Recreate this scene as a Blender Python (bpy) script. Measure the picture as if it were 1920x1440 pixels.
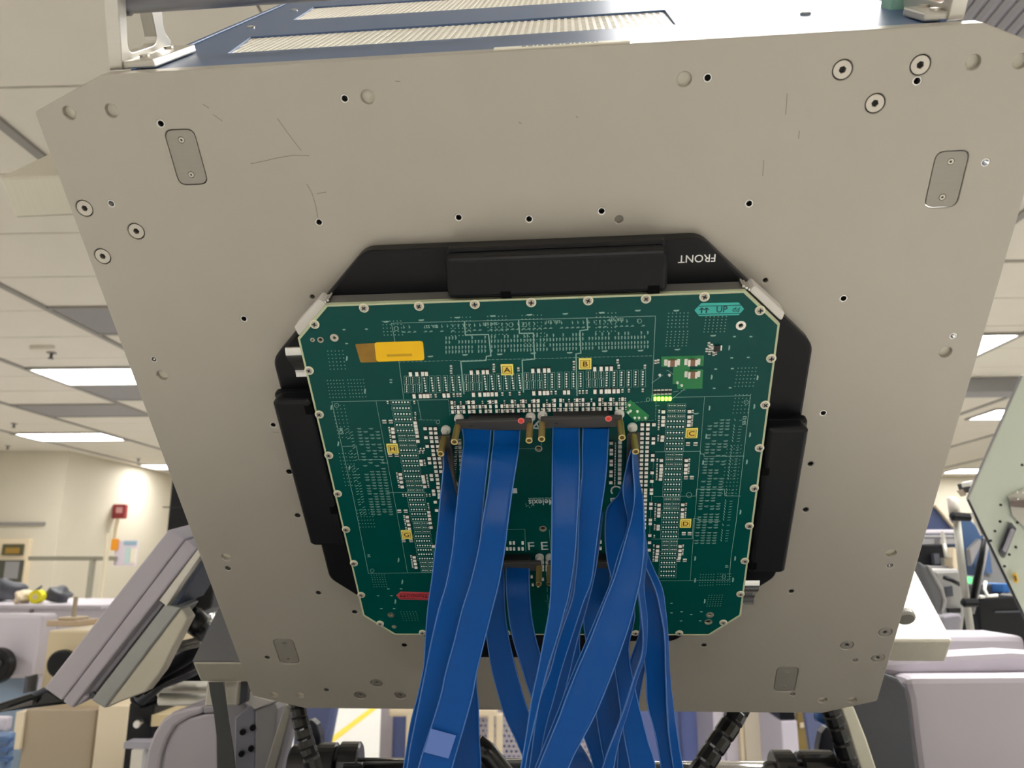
import bpy, bmesh, math, random
from mathutils import Vector, Matrix
RND = random.Random(7)
for _o in list(bpy.data.objects): bpy.data.objects.remove(_o)
SC = bpy.context.scene
COL = SC.collection

# ------------------------------------------------------------------ camera, world, exposure
F = 1440.0                       # focal length in pixels of the 1920x1440 frame
PITCH, YAW = math.radians(13.0), math.radians(2.3)
CAM = Vector((0, 0, 1.4))
FW = Vector((-math.sin(YAW)*math.cos(PITCH), math.cos(YAW)*math.cos(PITCH), math.sin(PITCH)))
RT = Vector((math.cos(YAW), math.sin(YAW), 0))
DN = FW.cross(RT)
cd = bpy.data.cameras.new('camera'); cam = bpy.data.objects.new('camera', cd); COL.objects.link(cam)
cd.sensor_width = 36; cd.lens = 27.0; cd.clip_start = 0.02; cd.clip_end = 100
m3 = Matrix((RT, -DN, -FW)).transposed().to_4x4()
cam.matrix_world = Matrix.Translation(CAM) @ m3
cd.dof.use_dof = True; cd.dof.focus_distance = 0.60; cd.dof.aperture_fstop = 11.5
SC.camera = cam
w = bpy.data.worlds.new('world'); SC.world = w; w.use_nodes = True
w.node_tree.nodes['Background'].inputs[0].default_value = (0.9, 0.92, 1.0, 1)
w.node_tree.nodes['Background'].inputs[1].default_value = 0.3
SC.view_settings.view_transform = 'Standard'; SC.view_settings.look = 'None'
SC.view_settings.exposure = 1.55; SC.view_settings.gamma = 1.0; SC.view_settings.use_curve_mapping = False
SC.cycles.use_denoising = True
SC.cycles.max_bounces = 8; SC.cycles.diffuse_bounces = 5
LIGHT_STRENGTH = 8.0             # radiance of the ceiling light diffusers
LIGHT_COLOUR = (1.0, 0.985, 0.955)

# ------------------------------------------------------------------ helpers: points
def pt(px, py, z): return CAM + RT*((px-960)/F*z) + DN*((py-720)/F*z) + FW*z
def ray(px, py): return RT*((px-960)/F) + DN*((py-720)/F) + FW
def atY(px, py, Y):
    d = ray(px, py); return CAM + d*(Y/d.y)
# head frame: local x to the right along the plate, y up along the plate, z out of the plate
HR = ((0.99650, 0.062506, 0.055497), (-0.024212, 0.851321, -0.524087), (-0.080004, 0.520909, 0.849855))
HT = (0.0229724, 0.0831197, 0.5983776)
def cvw(a): return RT*a[0] + DN*a[1] + FW*a[2]
HX = cvw([HR[i][0] for i in range(3)]); HY = -cvw([HR[i][1] for i in range(3)]); HZ = -cvw([HR[i][2] for i in range(3)])
HO = CAM + cvw(HT)
HM = Matrix((HX, HY, HZ)).transposed().to_4x4(); HM = Matrix.Translation(HO) @ HM
def hw(x, y, z): return HO + HX*x + HY*y + HZ*z
def B(px, py, w=0.0):
    """the point of the head plane at height w that the photograph shows at this pixel, in head coordinates"""
    d = ray(px, py); o = HO + HZ*w
    t = (o-CAM).dot(HZ)/d.dot(HZ); q = CAM + d*t - HO
    return q.dot(HX), q.dot(HY)
def zof(px, py, w=0.0):
    d = ray(px, py); o = HO + HZ*w
    return (o-CAM).dot(HZ)/d.dot(HZ)

# ------------------------------------------------------------------ helpers: materials
def lin(c):
    r = []
    for v in c:
        v /= 255.0
        r.append(v/12.92 if v <= 0.04045 else ((v+0.055)/1.055)**2.4)
    return (r[0], r[1], r[2], 1)
MATS = {}
def mat(name, col, rough=0.5, metal=0.0, var=0.0, vs=20.0, bump=0.0, bs=200.0, stretch=None, emit=None, es=0.0, spec=0.5, coat=0.0):
    if name in MATS: return MATS[name]
    m = bpy.data.materials.new(name); m.use_nodes = True
    nt = m.node_tree; b = nt.nodes['Principled BSDF']
    c = lin(col)
    b.inputs['Base Color'].default_value = c
    b.inputs['Roughness'].default_value = rough; b.inputs['Metallic'].default_value = metal
    b.inputs['Specular IOR Level'].default_value = spec
    b.inputs['Coat Weight'].default_value = coat
    if emit:
        b.inputs['Emission Color'].default_value = (*emit, 1) if len(emit) == 3 else emit
        b.inputs['Emission Strength'].default_value = es
    tc = nt.nodes.new('ShaderNodeTexCoord'); src = tc.outputs['Object']
    if stretch:
        mp = nt.nodes.new('ShaderNodeMapping'); mp.inputs['Scale'].default_value = stretch
        nt.links.new(src, mp.inputs[0]); src = mp.outputs[0]
    if var > 0:
        n = nt.nodes.new('ShaderNodeTexNoise'); n.inputs['Scale'].default_value = vs; n.inputs['Detail'].default_value = 4
        nt.links.new(src, n.inputs['Vector'])
        mx = nt.nodes.new('ShaderNodeMix'); mx.data_type = 'RGBA'
        mx.inputs[6].default_value = tuple(v*(1-var) for v in c[:3]) + (1,)
        mx.inputs[7].default_value = tuple(min(1, v*(1+var)) for v in c[:3]) + (1,)
        nt.links.new(n.outputs[0], mx.inputs[0]); nt.links.new(mx.outputs[2], b.inputs['Base Color'])
    if bump > 0:
        n2 = nt.nodes.new('ShaderNodeTexNoise'); n2.inputs['Scale'].default_value = bs; n2.inputs['Detail'].default_value = 3
        nt.links.new(src, n2.inputs['Vector'])
        bp = nt.nodes.new('ShaderNodeBump'); bp.inputs['Strength'].default_value = bump; bp.inputs['Distance'].default_value = 0.001
        nt.links.new(n2.outputs[0], bp.inputs['Height']); nt.links.new(bp.outputs[0], b.inputs['Normal'])
    MATS[name] = m
    return m

M_PLATE = mat('chromated_plate', (177, 171, 161), 0.42, 0.35, 0.05, 9, 0.05, 900)
M_PLATE_IN = mat('plate_hole_floor', (212, 207, 194), 0.5, 0.1)
M_COVER = mat('brushed_cover', (156, 151, 143), 0.45, 0.4, 0.06, 60, 0.05, 300, (1, 12, 1))
M_STEEL = mat('screw_steel', (196, 190, 180), 0.32, 0.75)
M_DARK = mat('dark_recess', (22, 21, 21), 0.6)
M_BODY = mat('head_inner_body', (70, 70, 72), 0.6)
M_BLACK = mat('black_plastic', (12, 13, 18), 0.42, 0, 0.05, 40, 0.04, 700, spec=0.27)
M_BLACK_G = mat('black_gloss', (22, 22, 24), 0.25)
M_BLUE = mat('blue_grey_paint', (80, 102, 138), 0.43, 0.0, 0.03, 30, 0.03, 900, spec=0.4)
M_GRILLE = mat('silver_grille', (246, 242, 232), 0.45, 0.1)
M_ALU = mat('aluminium', (208, 204, 196), 0.38, 0.7, 0.04, 60, 0.06, 120, (1, 14, 1))
M_ALU_D = mat('dull_aluminium', (140, 137, 132), 0.45, 0.7, 0.05, 50, 0.04, 150)
M_CHROME = mat('polished_metal', (215, 214, 212), 0.16, 0.95)
M_WHITE_TXT = mat('white_print', (240, 240, 238), 0.5)
M_PCB = mat('solder_mask', (0, 73, 69), 0.22, 0.0, 0.05, 14, 0.0, 1200, spec=0.2)
M_PCB_E = mat('board_edge', (186, 194, 160), 0.5)
M_SILK = mat('silkscreen', (142, 184, 174), 0.6)
M_VIA = mat('via_pad', (118, 158, 146), 0.4, 0.3)
M_PIN = mat('solder_tip', (246, 249, 246), 0.35)
M_CER = mat('white_component', (250, 249, 243), 0.4)
M_CHIP = mat('black_chip', (26, 26, 28), 0.4)
M_GREYC = mat('grey_component', (120, 122, 116), 0.4, 0.3)
M_TAN = mat('tan_capacitor', (140, 104, 84), 0.5)
M_SILV = mat('tinned_end', (222, 220, 212), 0.25, 0.85)
M_GREEN = mat('bare_green_area', (26, 128, 72), 0.32, 0.0, 0.04, 60)
M_YEL = mat('yellow_tag', (246, 232, 120), 0.5)
M_YEL2 = mat('yellow_tag_face', (242, 208, 84), 0.5)
M_INK = mat('black_ink', (30, 24, 16), 0.6)
M_AMBER = mat('amber_label', (252, 200, 0), 0.45)
M_BROWN = mat('faded_label', (150, 112, 34), 0.55, 0, 0.35, 160)
M_TEAL = mat('teal_label', (58, 186, 176), 0.45)
M_TEAL_D = mat('teal_ink', (4, 66, 74), 0.5)
M_RED = mat('red_label', (186, 66, 76), 0.5)
M_RED_D = mat('dark_red_ink', (84, 6, 18), 0.5)
M_DOT = mat('red_dot', (232, 62, 60), 0.4)
M_DOT2 = mat('red_dot_rim', (244, 130, 124), 0.4)
M_BRASS = mat('brass', (196, 170, 108), 0.36, 0.8)
M_CONN = mat('connector_plastic', (58, 56, 55), 0.5, 0, 0.06, 90)
M_LED = mat('lit_led', (180, 255, 60), 0.4, emit=(0.5, 1.0, 0.06), es=2.2)
M_WALL = mat('cream_wall', (206, 199, 182), 0.75, 0, 0.02, 2)
M_CEIL = mat('ceiling_tile', (216, 210, 198), 0.8, 0, 0.03, 6, 0.05, 60)
M_TBAR = mat('ceiling_bar', (140, 136, 132), 0.6)
M_GREYT = mat('grey_ceiling_panel', (140, 138, 140), 0.7)
M_FLOOR = mat('white_floor', (222, 221, 217), 0.45, 0, 0.03, 3)
M_DIFF = mat('light_diffuser', (255, 255, 255), 0.5, emit=LIGHT_COLOUR, es=LIGHT_STRENGTH)
M_LILAC = mat('lilac_paint', (190, 184, 194), 0.45, 0, 0.02, 12, 0.03, 500)
M_LILAC_D = mat('grey_lilac_paint', (150, 147, 156), 0.5, 0, 0.03, 20)
M_GREYP = mat('dark_grey_paint', (74, 76, 84), 0.5, 0, 0.08, 60, 0.06, 400)
M_BEIGE = mat('beige_paint', (196, 180, 148), 0.55, 0, 0.02, 8)
M_BEIGE_L = mat('light_beige_paint', (222, 206, 178), 0.55)
M_PERI = mat('periwinkle_panel', (112, 126, 186), 0.5)
M_PERI_D = mat('slate_blue_panel', (84, 92, 128), 0.55)
M_YTAPE = mat('yellow_tape', (232, 206, 60), 0.5)
M_NAVY = mat('navy_cloth', (64, 74, 108), 0.8)
M_STRAP = mat('grey_webbing', (66, 68, 68), 0.7, 0, 0.15, 60, 0.1, 300)
M_PALE = mat('pale_green_plate', (196, 204, 190), 0.4, 0.2, 0.03, 12)
M_GREEN_L = mat('green_display', (60, 220, 90), 0.4, emit=(0.1, 0.9, 0.2), es=0.8)
M_GREEN_P = mat('green_lamp', (0, 230, 130), 0.4, emit=(0.0, 0.85, 0.32), es=1.6)
M_REDP = mat('alarm_red', (150, 50, 54), 0.5)
M_EGGR = mat('stop_button_red', (196, 52, 30), 0.35)
M_GREENB = mat('pale_green_plastic', (140, 184, 166), 0.4)

# ribbon cable material: fine ribs across the ribbon
def ribbon_mat():
    m = bpy.data.materials.new('blue_ribbon'); m.use_nodes = True
    nt = m.node_tree; b = nt.nodes['Principled BSDF']
    b.inputs['Base Color'].default_value = lin((0, 84, 170)); b.inputs['Specular IOR Level'].default_value = 0.28; b.inputs['Roughness'].default_value = 0.36
    uv = nt.nodes.new('ShaderNodeUVMap'); sx = nt.nodes.new('ShaderNodeSeparateXYZ')
    nt.links.new(uv.outputs[0], sx.inputs[0])
    mu = nt.nodes.new('ShaderNodeMath'); mu.operation = 'MULTIPLY'; mu.inputs[1].default_value = 2*math.pi*22
    si = nt.nodes.new('ShaderNodeMath'); si.operation = 'SINE'
    ab = nt.nodes.new('ShaderNodeMath'); ab.operation = 'ABSOLUTE'
    nt.links.new(sx.outputs[0], mu.inputs[0]); nt.links.new(mu.outputs[0], si.inputs[0]); nt.links.new(si.outputs[0], ab.inputs[0])
    bp = nt.nodes.new('ShaderNodeBump'); bp.inputs['Strength'].default_value = 0.6; bp.inputs['Distance'].default_value = 0.0012
    nt.links.new(ab.outputs[0], bp.inputs['Height']); nt.links.new(bp.outputs[0], b.inputs['Normal'])
    n = nt.nodes.new('ShaderNodeTexNoise'); n.inputs['Scale'].default_value = 25
    tc = nt.nodes.new('ShaderNodeTexCoord'); nt.links.new(tc.outputs['Object'], n.inputs['Vector'])
    mr = nt.nodes.new('ShaderNodeMapRange'); mr.inputs[3].default_value = 0.27; mr.inputs[4].default_value = 0.37
    nt.links.new(n.outputs[0], mr.inputs[0]); nt.links.new(mr.outputs[0], b.inputs['Roughness'])
    return m
M_RIB = ribbon_mat()
M_RIBE = mat('ribbon_edge_glint', (56, 106, 176), 0.35)  # lighter blue puts the rounded edge's highlight into the colour

# ------------------------------------------------------------------ helpers: objects
PM = {}
def tag(o, label=None, cat=None, group=None, kind=None):
    if label: o['label'] = label
    if cat: o['category'] = cat
    if group: o['group'] = group
    if kind: o['kind'] = kind
    return o
def thing(name, label, cat, loc=(0, 0, 0), mtx=None, group=None):
    o = bpy.data.objects.new(name, None); COL.objects.link(o); o.empty_display_size = 0.05
    o.matrix_world = mtx if mtx is not None else Matrix.Translation(Vector(loc))
    PM[o.name] = o.matrix_world.copy() if mtx is not None else Matrix.Translation(Vector(loc))
    return tag(o, label, cat, group)
def link(name, me, parent=None, world=False, loc=None, rz=0.0, kind=None, label=None):
    o = bpy.data.objects.new(name, me); COL.objects.link(o)
    if parent is not None:
        o.parent = parent
        if world and parent.name in PM: o.matrix_parent_inverse = PM[parent.name].inverted()
    if loc is not None: o.location = loc
    if rz: o.rotation_euler = (0, 0, rz)
    if kind: o['kind'] = kind
    if label: o['label'] = label
    return o
class MB:
    def __init__(s): s.bm = bmesh.new(); s.mi = 0
    def _f(s, vs):
        try:
            f = s.bm.faces.new(vs); f.material_index = s.mi; return f
        except ValueError: return None
    def hexa(s, p):             # 8 points: bottom loop 0-3, top loop 4-7
        v = [s.bm.verts.new(q) for q in p]
        for a in ((3, 2, 1, 0), (4, 5, 6, 7), (0, 1, 5, 4), (1, 2, 6, 5), (2, 3, 7, 6), (3, 0, 4, 7)): s._f([v[i] for i in a])
        return s
    def box(s, x0, y0, z0, x1, y1, z1):
        return s.hexa([(x0, y0, z0), (x1, y0, z0), (x1, y1, z0), (x0, y1, z0), (x0, y0, z1), (x1, y0, z1), (x1, y1, z1), (x0, y1, z1)])
    def prism(s, pts, z0, z1):
        a = [s.bm.verts.new((p[0], p[1], z0)) for p in pts]; b = [s.bm.verts.new((p[0], p[1], z1)) for p in pts]
        n = len(pts); s._f(a[::-1]); s._f(b)
        for i in range(n): s._f([a[i], a[(i+1) % n], b[(i+1) % n], b[i]])
        return s
    def loft(s, la, lb, cap=True):
        a = [s.bm.verts.new(p) for p in la]; b = [s.bm.verts.new(p) for p in lb]; n = len(a)
        if cap: s._f(a[::-1]); s._f(b)
        for i in range(n): s._f([a[i], a[(i+1) % n], b[(i+1) % n], b[i]])
        return s
    def tube(s, pts, r, n=10, caps=True):
        pts = [Vector(p) for p in pts]; rings = []
        rr = r if isinstance(r, (list, tuple)) else [r]*len(pts)
        up = None
        for i, p in enumerate(pts):
            t = (pts[min(i+1, len(pts)-1)]-pts[max(i-1, 0)])
            if t.length < 1e-9: t = Vector((0, 0, 1))
            t.normalize()
            if up is None: up = Vector((0, 0, 1)) if abs(t.z) < 0.9 else Vector((1, 0, 0))
            a = t.cross(up)
            if a.length < 1e-5: a = t.cross(Vector((0, 1, 0.3)))
            a.normalize(); b = a.cross(t); up = b
            rings.append([s.bm.verts.new(p+(a*math.cos(2*math.pi*k/n)+b*math.sin(2*math.pi*k/n))*rr[i]) for k in range(n)])
        for i in range(len(rings)-1):
            for k in range(n): s._f([rings[i][k], rings[i][(k+1) % n], rings[i+1][(k+1) % n], rings[i+1][k]])
        if caps: s._f(rings[0][::-1]); s._f(rings[-1])
        return s
    def quad(s, a, b, c, d):
        s._f([s.bm.verts.new(q) for q in (a, b, c, d)]); return s
    def poly(s, pts):
        s._f([s.bm.verts.new(q) for q in pts]); return s
    def mesh(s, name, mats, smooth=False):
        bmesh.ops.recalc_face_normals(s.bm, faces=s.bm.faces)
        me = bpy.data.meshes.new(name); s.bm.to_mesh(me); s.bm.free()
        for m in (mats if isinstance(mats, (list, tuple)) else [mats]): me.materials.append(m)
        if smooth:
            for p in me.polygons: p.use_smooth = True
        return me
    def build(s, name, mats, parent=None, world=False, bevel=0.0, smooth=False, kind=None, label=None, loc=None, seg=2):
        o = link(name, s.mesh(name, mats, smooth), parent, world, loc, 0, kind, label)
        if bevel:
            b = o.modifiers.new('bevel', 'BEVEL'); b.width = bevel; b.segments = seg; b.limit_method = 'ANGLE'; b.angle_limit = math.radians(40)
        return o
def circ(cx, cy, r, n=24, a0=0.0): return [(cx+r*math.cos(a0+2*math.pi*i/n), cy+r*math.sin(a0+2*math.pi*i/n)) for i in range(n)]
def fillet(pts, r, n=5):
    out = []; N = len(pts)
    for i in range(N):
        p = Vector(pts[i]); a = Vector(pts[i-1])-p; b = Vector(pts[(i+1) % N])-p
        ri = r[i] if isinstance(r, (list, tuple)) else r
        ang = a.angle(b); d = min(ri/math.tan(ang/2), a.length*0.45, b.length*0.45)
        p0 = p+a.normalized()*d; p2 = p+b.normalized()*d
        for k in range(n+1):
            t = k/n; q = p0*(1-t)**2+p*2*t*(1-t)+p2*t*t; out.append((q.x, q.y))
    return out
def rrect(cx, cy, w, h, r, n=4): return fillet([(cx-w/2, cy-h/2), (cx+w/2, cy-h/2), (cx+w/2, cy+h/2), (cx-w/2, cy+h/2)], r, n)
def holed(name, outline, holes, z0, z1, bevel=0.0):
    """a flat sheet of that outline with real holes through it"""
    cu = bpy.data.curves.new(name, 'CURVE'); cu.dimensions = '2D'; cu.fill_mode = 'BOTH'
    cu.extrude = max((z1-z0)/2-bevel, 1e-5)
    if bevel: cu.bevel_depth = bevel; cu.bevel_resolution = 1; cu.offset = -bevel
    for loop in [outline]+holes:
        sp = cu.splines.new('POLY'); sp.points.add(len(loop)-1); sp.use_cyclic_u = True
        for i, p in enumerate(loop): sp.points[i].co = (p[0], p[1], 0, 1)
    ob = bpy.data.objects.new('tmp', cu); COL.objects.link(ob)
    dg = bpy.context.evaluated_depsgraph_get(); me = bpy.data.meshes.new_from_object(ob.evaluated_get(dg))
    bpy.data.objects.remove(ob); bpy.data.curves.remove(cu)
    me.transform(Matrix.Translation((0, 0, (z0+z1)/2))); me.name = name; me.materials.clear()
    for p in me.polygons: p.use_smooth = False
    return me
def textmesh(s, size, bold=0.0, ext=0.00005, spacing=1.0):
    cu = bpy.data.curves.new('txt', 'FONT'); cu.body = s; cu.size = size; cu.align_x = 'CENTER'; cu.align_y = 'CENTER'
    cu.extrude = ext; cu.offset = bold*size; cu.resolution_u = 3; cu.space_character = spacing
    ob = bpy.data.objects.new('tmp', cu); COL.objects.link(ob)
    dg = bpy.context.evaluated_depsgraph_get(); me = bpy.data.meshes.new_from_object(ob.evaluated_get(dg))
    bpy.data.objects.remove(ob); bpy.data.curves.remove(cu)
    me.materials.clear(); return me
def text(name, s, size, x, y, z, m, parent, rz=0.0, bold=0.0, sx=1.0, sy=1.0, label=None):
    me = textmesh(s, size, bold); me.materials.append(m); me.name = name
    me.transform(Matrix.Diagonal((sx, sy, 1, 1)))
    return link(name, me, parent, False, (x, y, z), rz, None, label)
def head_thing(name, label, cat, group=None): return thing(name, label, cat, mtx=HM.copy(), group=group)
# a prism whose front outline is given where the photograph shows it, at a real distance z, going back by depth along dirn
def cpoly(pts, z, depth, dirn=(0, 1, 0)):
    a = [pt(x, y, z) for x, y in pts]; d = Vector(dirn).normalized()*depth
    return [tuple(p) for p in a], [tuple(p+d) for p in a]
def cp(name, pts, z, depth, m, parent=None, bevel=0.0, dirn=(0, 1, 0), kind=None, label=None):
    mb = MB(); mb.loft(*cpoly(pts, z, depth, dirn))
    return mb.build(name, m, parent, True, bevel, kind=kind, label=label)
# an upright box: front face in the world plane y = Y, its edges where the photograph shows them
def wbx(name, px0, py0, px1, py1, Y, depth, m, parent=None, z0=None, bevel=0.0, kind=None, label=None, z1=None):
    pm = (py0+(py1 if z0 is None else min(py1, 1440)))/2; xa = atY(px0, pm, Y).x; xb = atY(px1, pm, Y).x
    zt = atY((px0+px1)/2, py0, Y).z if z1 is None else z1
    zb = atY((px0+px1)/2, py1, Y).z if z0 is None else z0
    return MB().box(xa, Y, zb, xb, Y+depth, zt).build(name, m, parent, True, bevel, kind=kind, label=label)

# ------------------------------------------------------------------ the room
CZ = 2.95
def struct(o): o['kind'] = 'structure'; return o
floor = struct(MB().box(-10, -6, -0.1, 10, 16, 0).build('floor', M_FLOOR))
ceiling = struct(MB().box(-10, -6, CZ+0.014, 10, 16, CZ+0.1).build('ceiling', M_TBAR))
struct(MB().box(-10.2, -6, 0, -10, 16, CZ+0.014).build('wall_left', M_WALL))
struct(MB().box(10, -6, 0, 10.2, 16, CZ+0.014).build('wall_right', M_WALL))
struct(MB().box(-10.2, -6.2, 0, 10.2, -6, CZ+0.014).build('wall_front', M_WALL))
wall_back = struct(MB().box(-10.2, 14.7, 0, 10.2, 14.9, CZ+0.014).build('wall_back', M_WALL))
wall_l2 = struct(MB().box(-10, 10.7, 0, -6.8, 14.7, CZ+0.014).build('wall_back_left', M_WALL))
struct(MB().box(-10, -6, CZ-0.004, 10, 1.6, CZ+0.013).build('ceiling_near', M_CEIL))
tile_me = MB().box(-0.567, -0.282, 0, 0.567, 0.282, 0.013).mesh('ceiling_tile', M_CEIL)
bar_me = None
GX = [-3.1-1.15*k for k in range(7)]
def tile_zone(xs, y0, y1):
    n = int((y1-y0)/0.575)
    for x in xs:
        for j in range(n):
            if RND.random() < 0.0: continue
            link('ceiling_tile', tile_me, ceiling, False, (x, y0+0.2875+0.575*j, CZ))
tile_zone([-3.1-1.15*k+0.575 for k in range(-1, 4)], 1.645, 14.6)
tile_zone([3.35+1.15*k-0.575 for k in range(0, 4)], 3.945, 14.6)
MB().box(-10, 1.6, CZ, -6.58, 14.7, CZ+0.013).build('ceiling_panel', M_CEIL, ceiling)
MB().box(-0.8, 1.6, CZ, 2.18, 14.7, CZ+0.013).build('ceiling_panel', M_CEIL, ceiling)
MB().box(2.18, 1.6, CZ, 10, 3.9, CZ+0.013).build('ceiling_panel', M_CEIL, ceiling)
MB().box(6.83, 3.9, CZ, 10, 14.7, CZ+0.013).build('ceiling_panel', M_CEIL, ceiling)
for x in (-1.95, -3.1, -4.25, -5.4, -6.55, 2.2, 3.35, 4.5, 5.65, 6.8):
    MB().box(x-0.022, 1.6, CZ-0.012, x+0.022, 14.7, CZ).build('ceiling_bar', M_TBAR, ceiling)
def light_parts(root):
    W, D = 1.12, 0.545
    MB().box(-W/2, -D/2, -0.012, W/2, D/2, -0.008).build('diffuser', M_DIFF, root)
    mb = MB()
    for a in ((-W/2-.03, -D/2-.03, W/2+.03, -D/2), (-W/2-.03, D/2, W/2+.03, D/2+.03), (-W/2-.03, -D/2, -W/2, D/2), (W/2, -D/2, W/2+.03, D/2)):
        mb.box(a[0], a[1], -0.018, a[2], a[3], 0.0)
    mb.build('frame', M_TBAR, root)
def copy_tree(o, loc, label=None, group=None):
    r = o.copy(); COL.objects.link(r); r.location = loc
    if label: r['label'] = label
    if group: r['group'] = group
    for ch in o.children:
        c = ch.copy(); COL.objects.link(c); c.parent = r
        for g in ch.children:
            d = g.copy(); COL.objects.link(d); d.parent = c
    return r
L0 = thing('ceiling_light', 'long bright ceiling light left of the steel plate, nearest of the three there', 'ceiling light', (-3.65, 6.24, CZ))
light_parts(L0)
copy_tree(L0, (-6.0, 9.44, CZ), 'bright ceiling light at far left, second in the row towards the back wall')
copy_tree(L0, (-6.05, 12.6, CZ), 'small far ceiling light above the red alarm, half hidden by the plate')
copy_tree(L0, (2.76, 5.55, CZ), 'ceiling light right of the plate above the green lamp, only its end shows')
copy_tree(L0, (5.3, 8.34, CZ), 'ceiling light on the right between the hanging bar and the pale second plate')
copy_tree(L0, (7.7, 13.75, CZ), 'lowest and farthest ceiling light on the right above the cream wall')
for q in ((0.74, 1.42), (1.92, 1.42), (-3.6, -2.6), (0.0, -2.6), (3.6, -2.6), (-3.6, 0.6), (3.9, 0.6), (-7.3, 1.5), (7.6, 1.5), (-7.6, 5.6), (0.2, 6.2), (7.4, 5.5), (0.2, 10.5), (-1.8, 8.6), (3.0, 12.0), (-7.6, -2.6), (7.6, -2.6)):
    copy_tree(L0, (q[0], q[1], CZ-0.004), 'recessed ceiling light hidden above or behind the test head', 'ceiling lights out of sight')
def ceil_panel(x0, y0, x1, y1, label):
    o = thing('ceiling_vent', label, 'ceiling vent', ((x0+x1)/2, (y0+y1)/2, CZ))
    MB().box(x0, y0, CZ-0.008, x1, y1, CZ).build('filter_face', M_GREYT, o, True)
    mb = MB()
    for a in ((x0-.03, y0-.03, x1+.03, y0), (x0-.03, y1, x1+.03, y1+.03), (x0-.03, y0, x0, y1), (x1, y0, x1+.03, y1)): mb.box(a[0], a[1], CZ-0.014, a[2], a[3], CZ)
    mb.build('frame', M_TBAR, o, True)
ceil_panel(-3.07, 4.47, -1.98, 5.0, 'grey ceiling filter panel nearest to the plate, above the lights on the left')
ceil_panel(-4.22, 6.6, -3.13, 7.2, 'dark grey ceiling panel directly behind the nearest left ceiling light')
ceil_panel(-5.36, 7.45, -4.28, 8.05, 'pale grey ceiling panel between the two left ceiling lights')
o = tag(MB().box(-0.6, -0.3, 0, 0.6, 0.3, 0.02).build('ceiling_grille', M_LILAC_D), 'grey ribbed ceiling grille above the right lifting handle', 'ceiling grille')
o.location = (1.75, 2.02, CZ-0.03); mbg = MB()
for k in range(30): mbg.box(-0.58+0.04*k, -0.29, -0.006, -0.56+0.04*k, 0.29, 0.0)
mbg.build('slat', M_GREYT, o, kind='stuff')
for i, q in enumerate(((-3.73, 5.5), (-6.09, 8.5), (-7.35, 10.2), (-6.25, 11.6))):
    t = thing('sprinkler_head', ('small ceiling sprinkler before the nearest left ceiling light', 'small ceiling sprinkler over the second left ceiling light', 'small ceiling sprinkler near the top of the far left wall', 'small ceiling sprinkler near the farthest left ceiling light')[i], 'sprinkler', (q[0], q[1], CZ))
    MB().tube([(0, 0, 0), (0, 0, -0.008)], 0.035, 12).build('plate', M_TBAR, t)
    MB().tube([(0, 0, -0.008), (0, 0, -0.04), (0, 0, -0.045), (0, 0, -0.05)], [0.012, 0.01, 0.022, 0.022], 10).build('nozzle', M_GREYP, t)
# soffit bar and lamp on the right
struct(MB().box(2.6, 6.6, CZ-0.13, 7.2, 6.85, CZ-0.004).build('trim_1', M_GREYT))
t = thing('indicator_lamp', 'small glowing green lamp hanging just right of the steel plate', 'lamp', (3.17, 5.9, 2.95))
MB().tube([(3.17, 5.9, 2.95), (3.17, 5.9, 2.875)], 0.012, 8).build('stem', M_GREYT, t, True)
MB().tube([(3.17, 5.9, 2.87), (3.17, 5.9, 2.86), (3.17, 5.9, 2.83), (3.17, 5.9, 2.81)], [0.015, 0.03, 0.03, 0.012], 12).build('lens', M_GREEN_P, t, True, smooth=True)
t = thing('ceiling_sign', 'pale translucent panel hanging under the ceiling at far left', 'sign', tuple(atY(78, 590, 5.3)))
a = atY(62, 592, 5.3); b = atY(98, 655, 5.3)
MB().box(a.x, 5.3, b.z, b.x, 5.33, a.z).build('panel', M_CEIL, t, True, 0.01)
MB().box(a.x+.05, 5.305, a.z, a.x+.06, 5.315, CZ).build('rod', M_TBAR, t, True)
MB().box(b.x-.06, 5.305, a.z, b.x-.05, 5.315, CZ).build('rod', M_TBAR, t, True)

# far left: wall things
wbx('trim_2', -30, 979, 82, 985, 10.66, 0.04, M_TBAR)['kind'] = 'structure'
d = wbx('door_1', -60, 1010, 45, 1160, 10.62, 0.08, M_BEIGE_L, z0=0.0); d['kind'] = 'structure'
wbx('glazing', -20, 1050, 38, 1142, 10.60, 0.02, mat('door_glass', (74, 76, 66), 0.2), d)
wbx('paper', 8, 1053, 34, 1085, 10.585, 0.012, M_GREYT, d)
t = thing('door_sign', 'dark sign with an amber strip above the glazed door at far left', 'sign', tuple(atY(22, 1040, 10.58)))
wbx('board', 3, 1020, 43, 1041, 10.58, 0.035, mat('sign_board', (78, 76, 56), 0.4), t, bevel=0.01)
wbx('strip', 10, 1027, 36, 1038, 10.57, 0.012, mat('amber_strip', (150, 118, 50), 0.5), t)
t = thing('fire_alarm', 'red wall alarm box on the cream wall left of the black cabinet', 'fire alarm', tuple(atY(222, 960, 11.8)))
wbx('housing', 210, 945, 234, 972, 12.0, 0.1, M_REDP, t, bevel=0.02)
wbx('strobe', 217, 951, 228, 962, 11.97, 0.03, mat('strobe_lens', (206, 150, 152), 0.3), t, bevel=0.005)
wbx('pipe', 213, 972, 219, 1010, 12.0, 0.04, M_BEIGE_L, t)
t = thing('notice_board', 'pale colourful notice panel with an orange corner near the grey stand', 'notice', tuple(atY(233, 1060, 8.0)))
wbx('panel', 214, 1013, 256, 1061, 8.0, 0.03, mat('notice_white', (222, 210, 222), 0.5), t, bevel=0.01)
wbx('header', 232, 1014, 256, 1022, 7.99, 0.012, mat('notice_blue', (150, 178, 196), 0.5), t)
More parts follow.
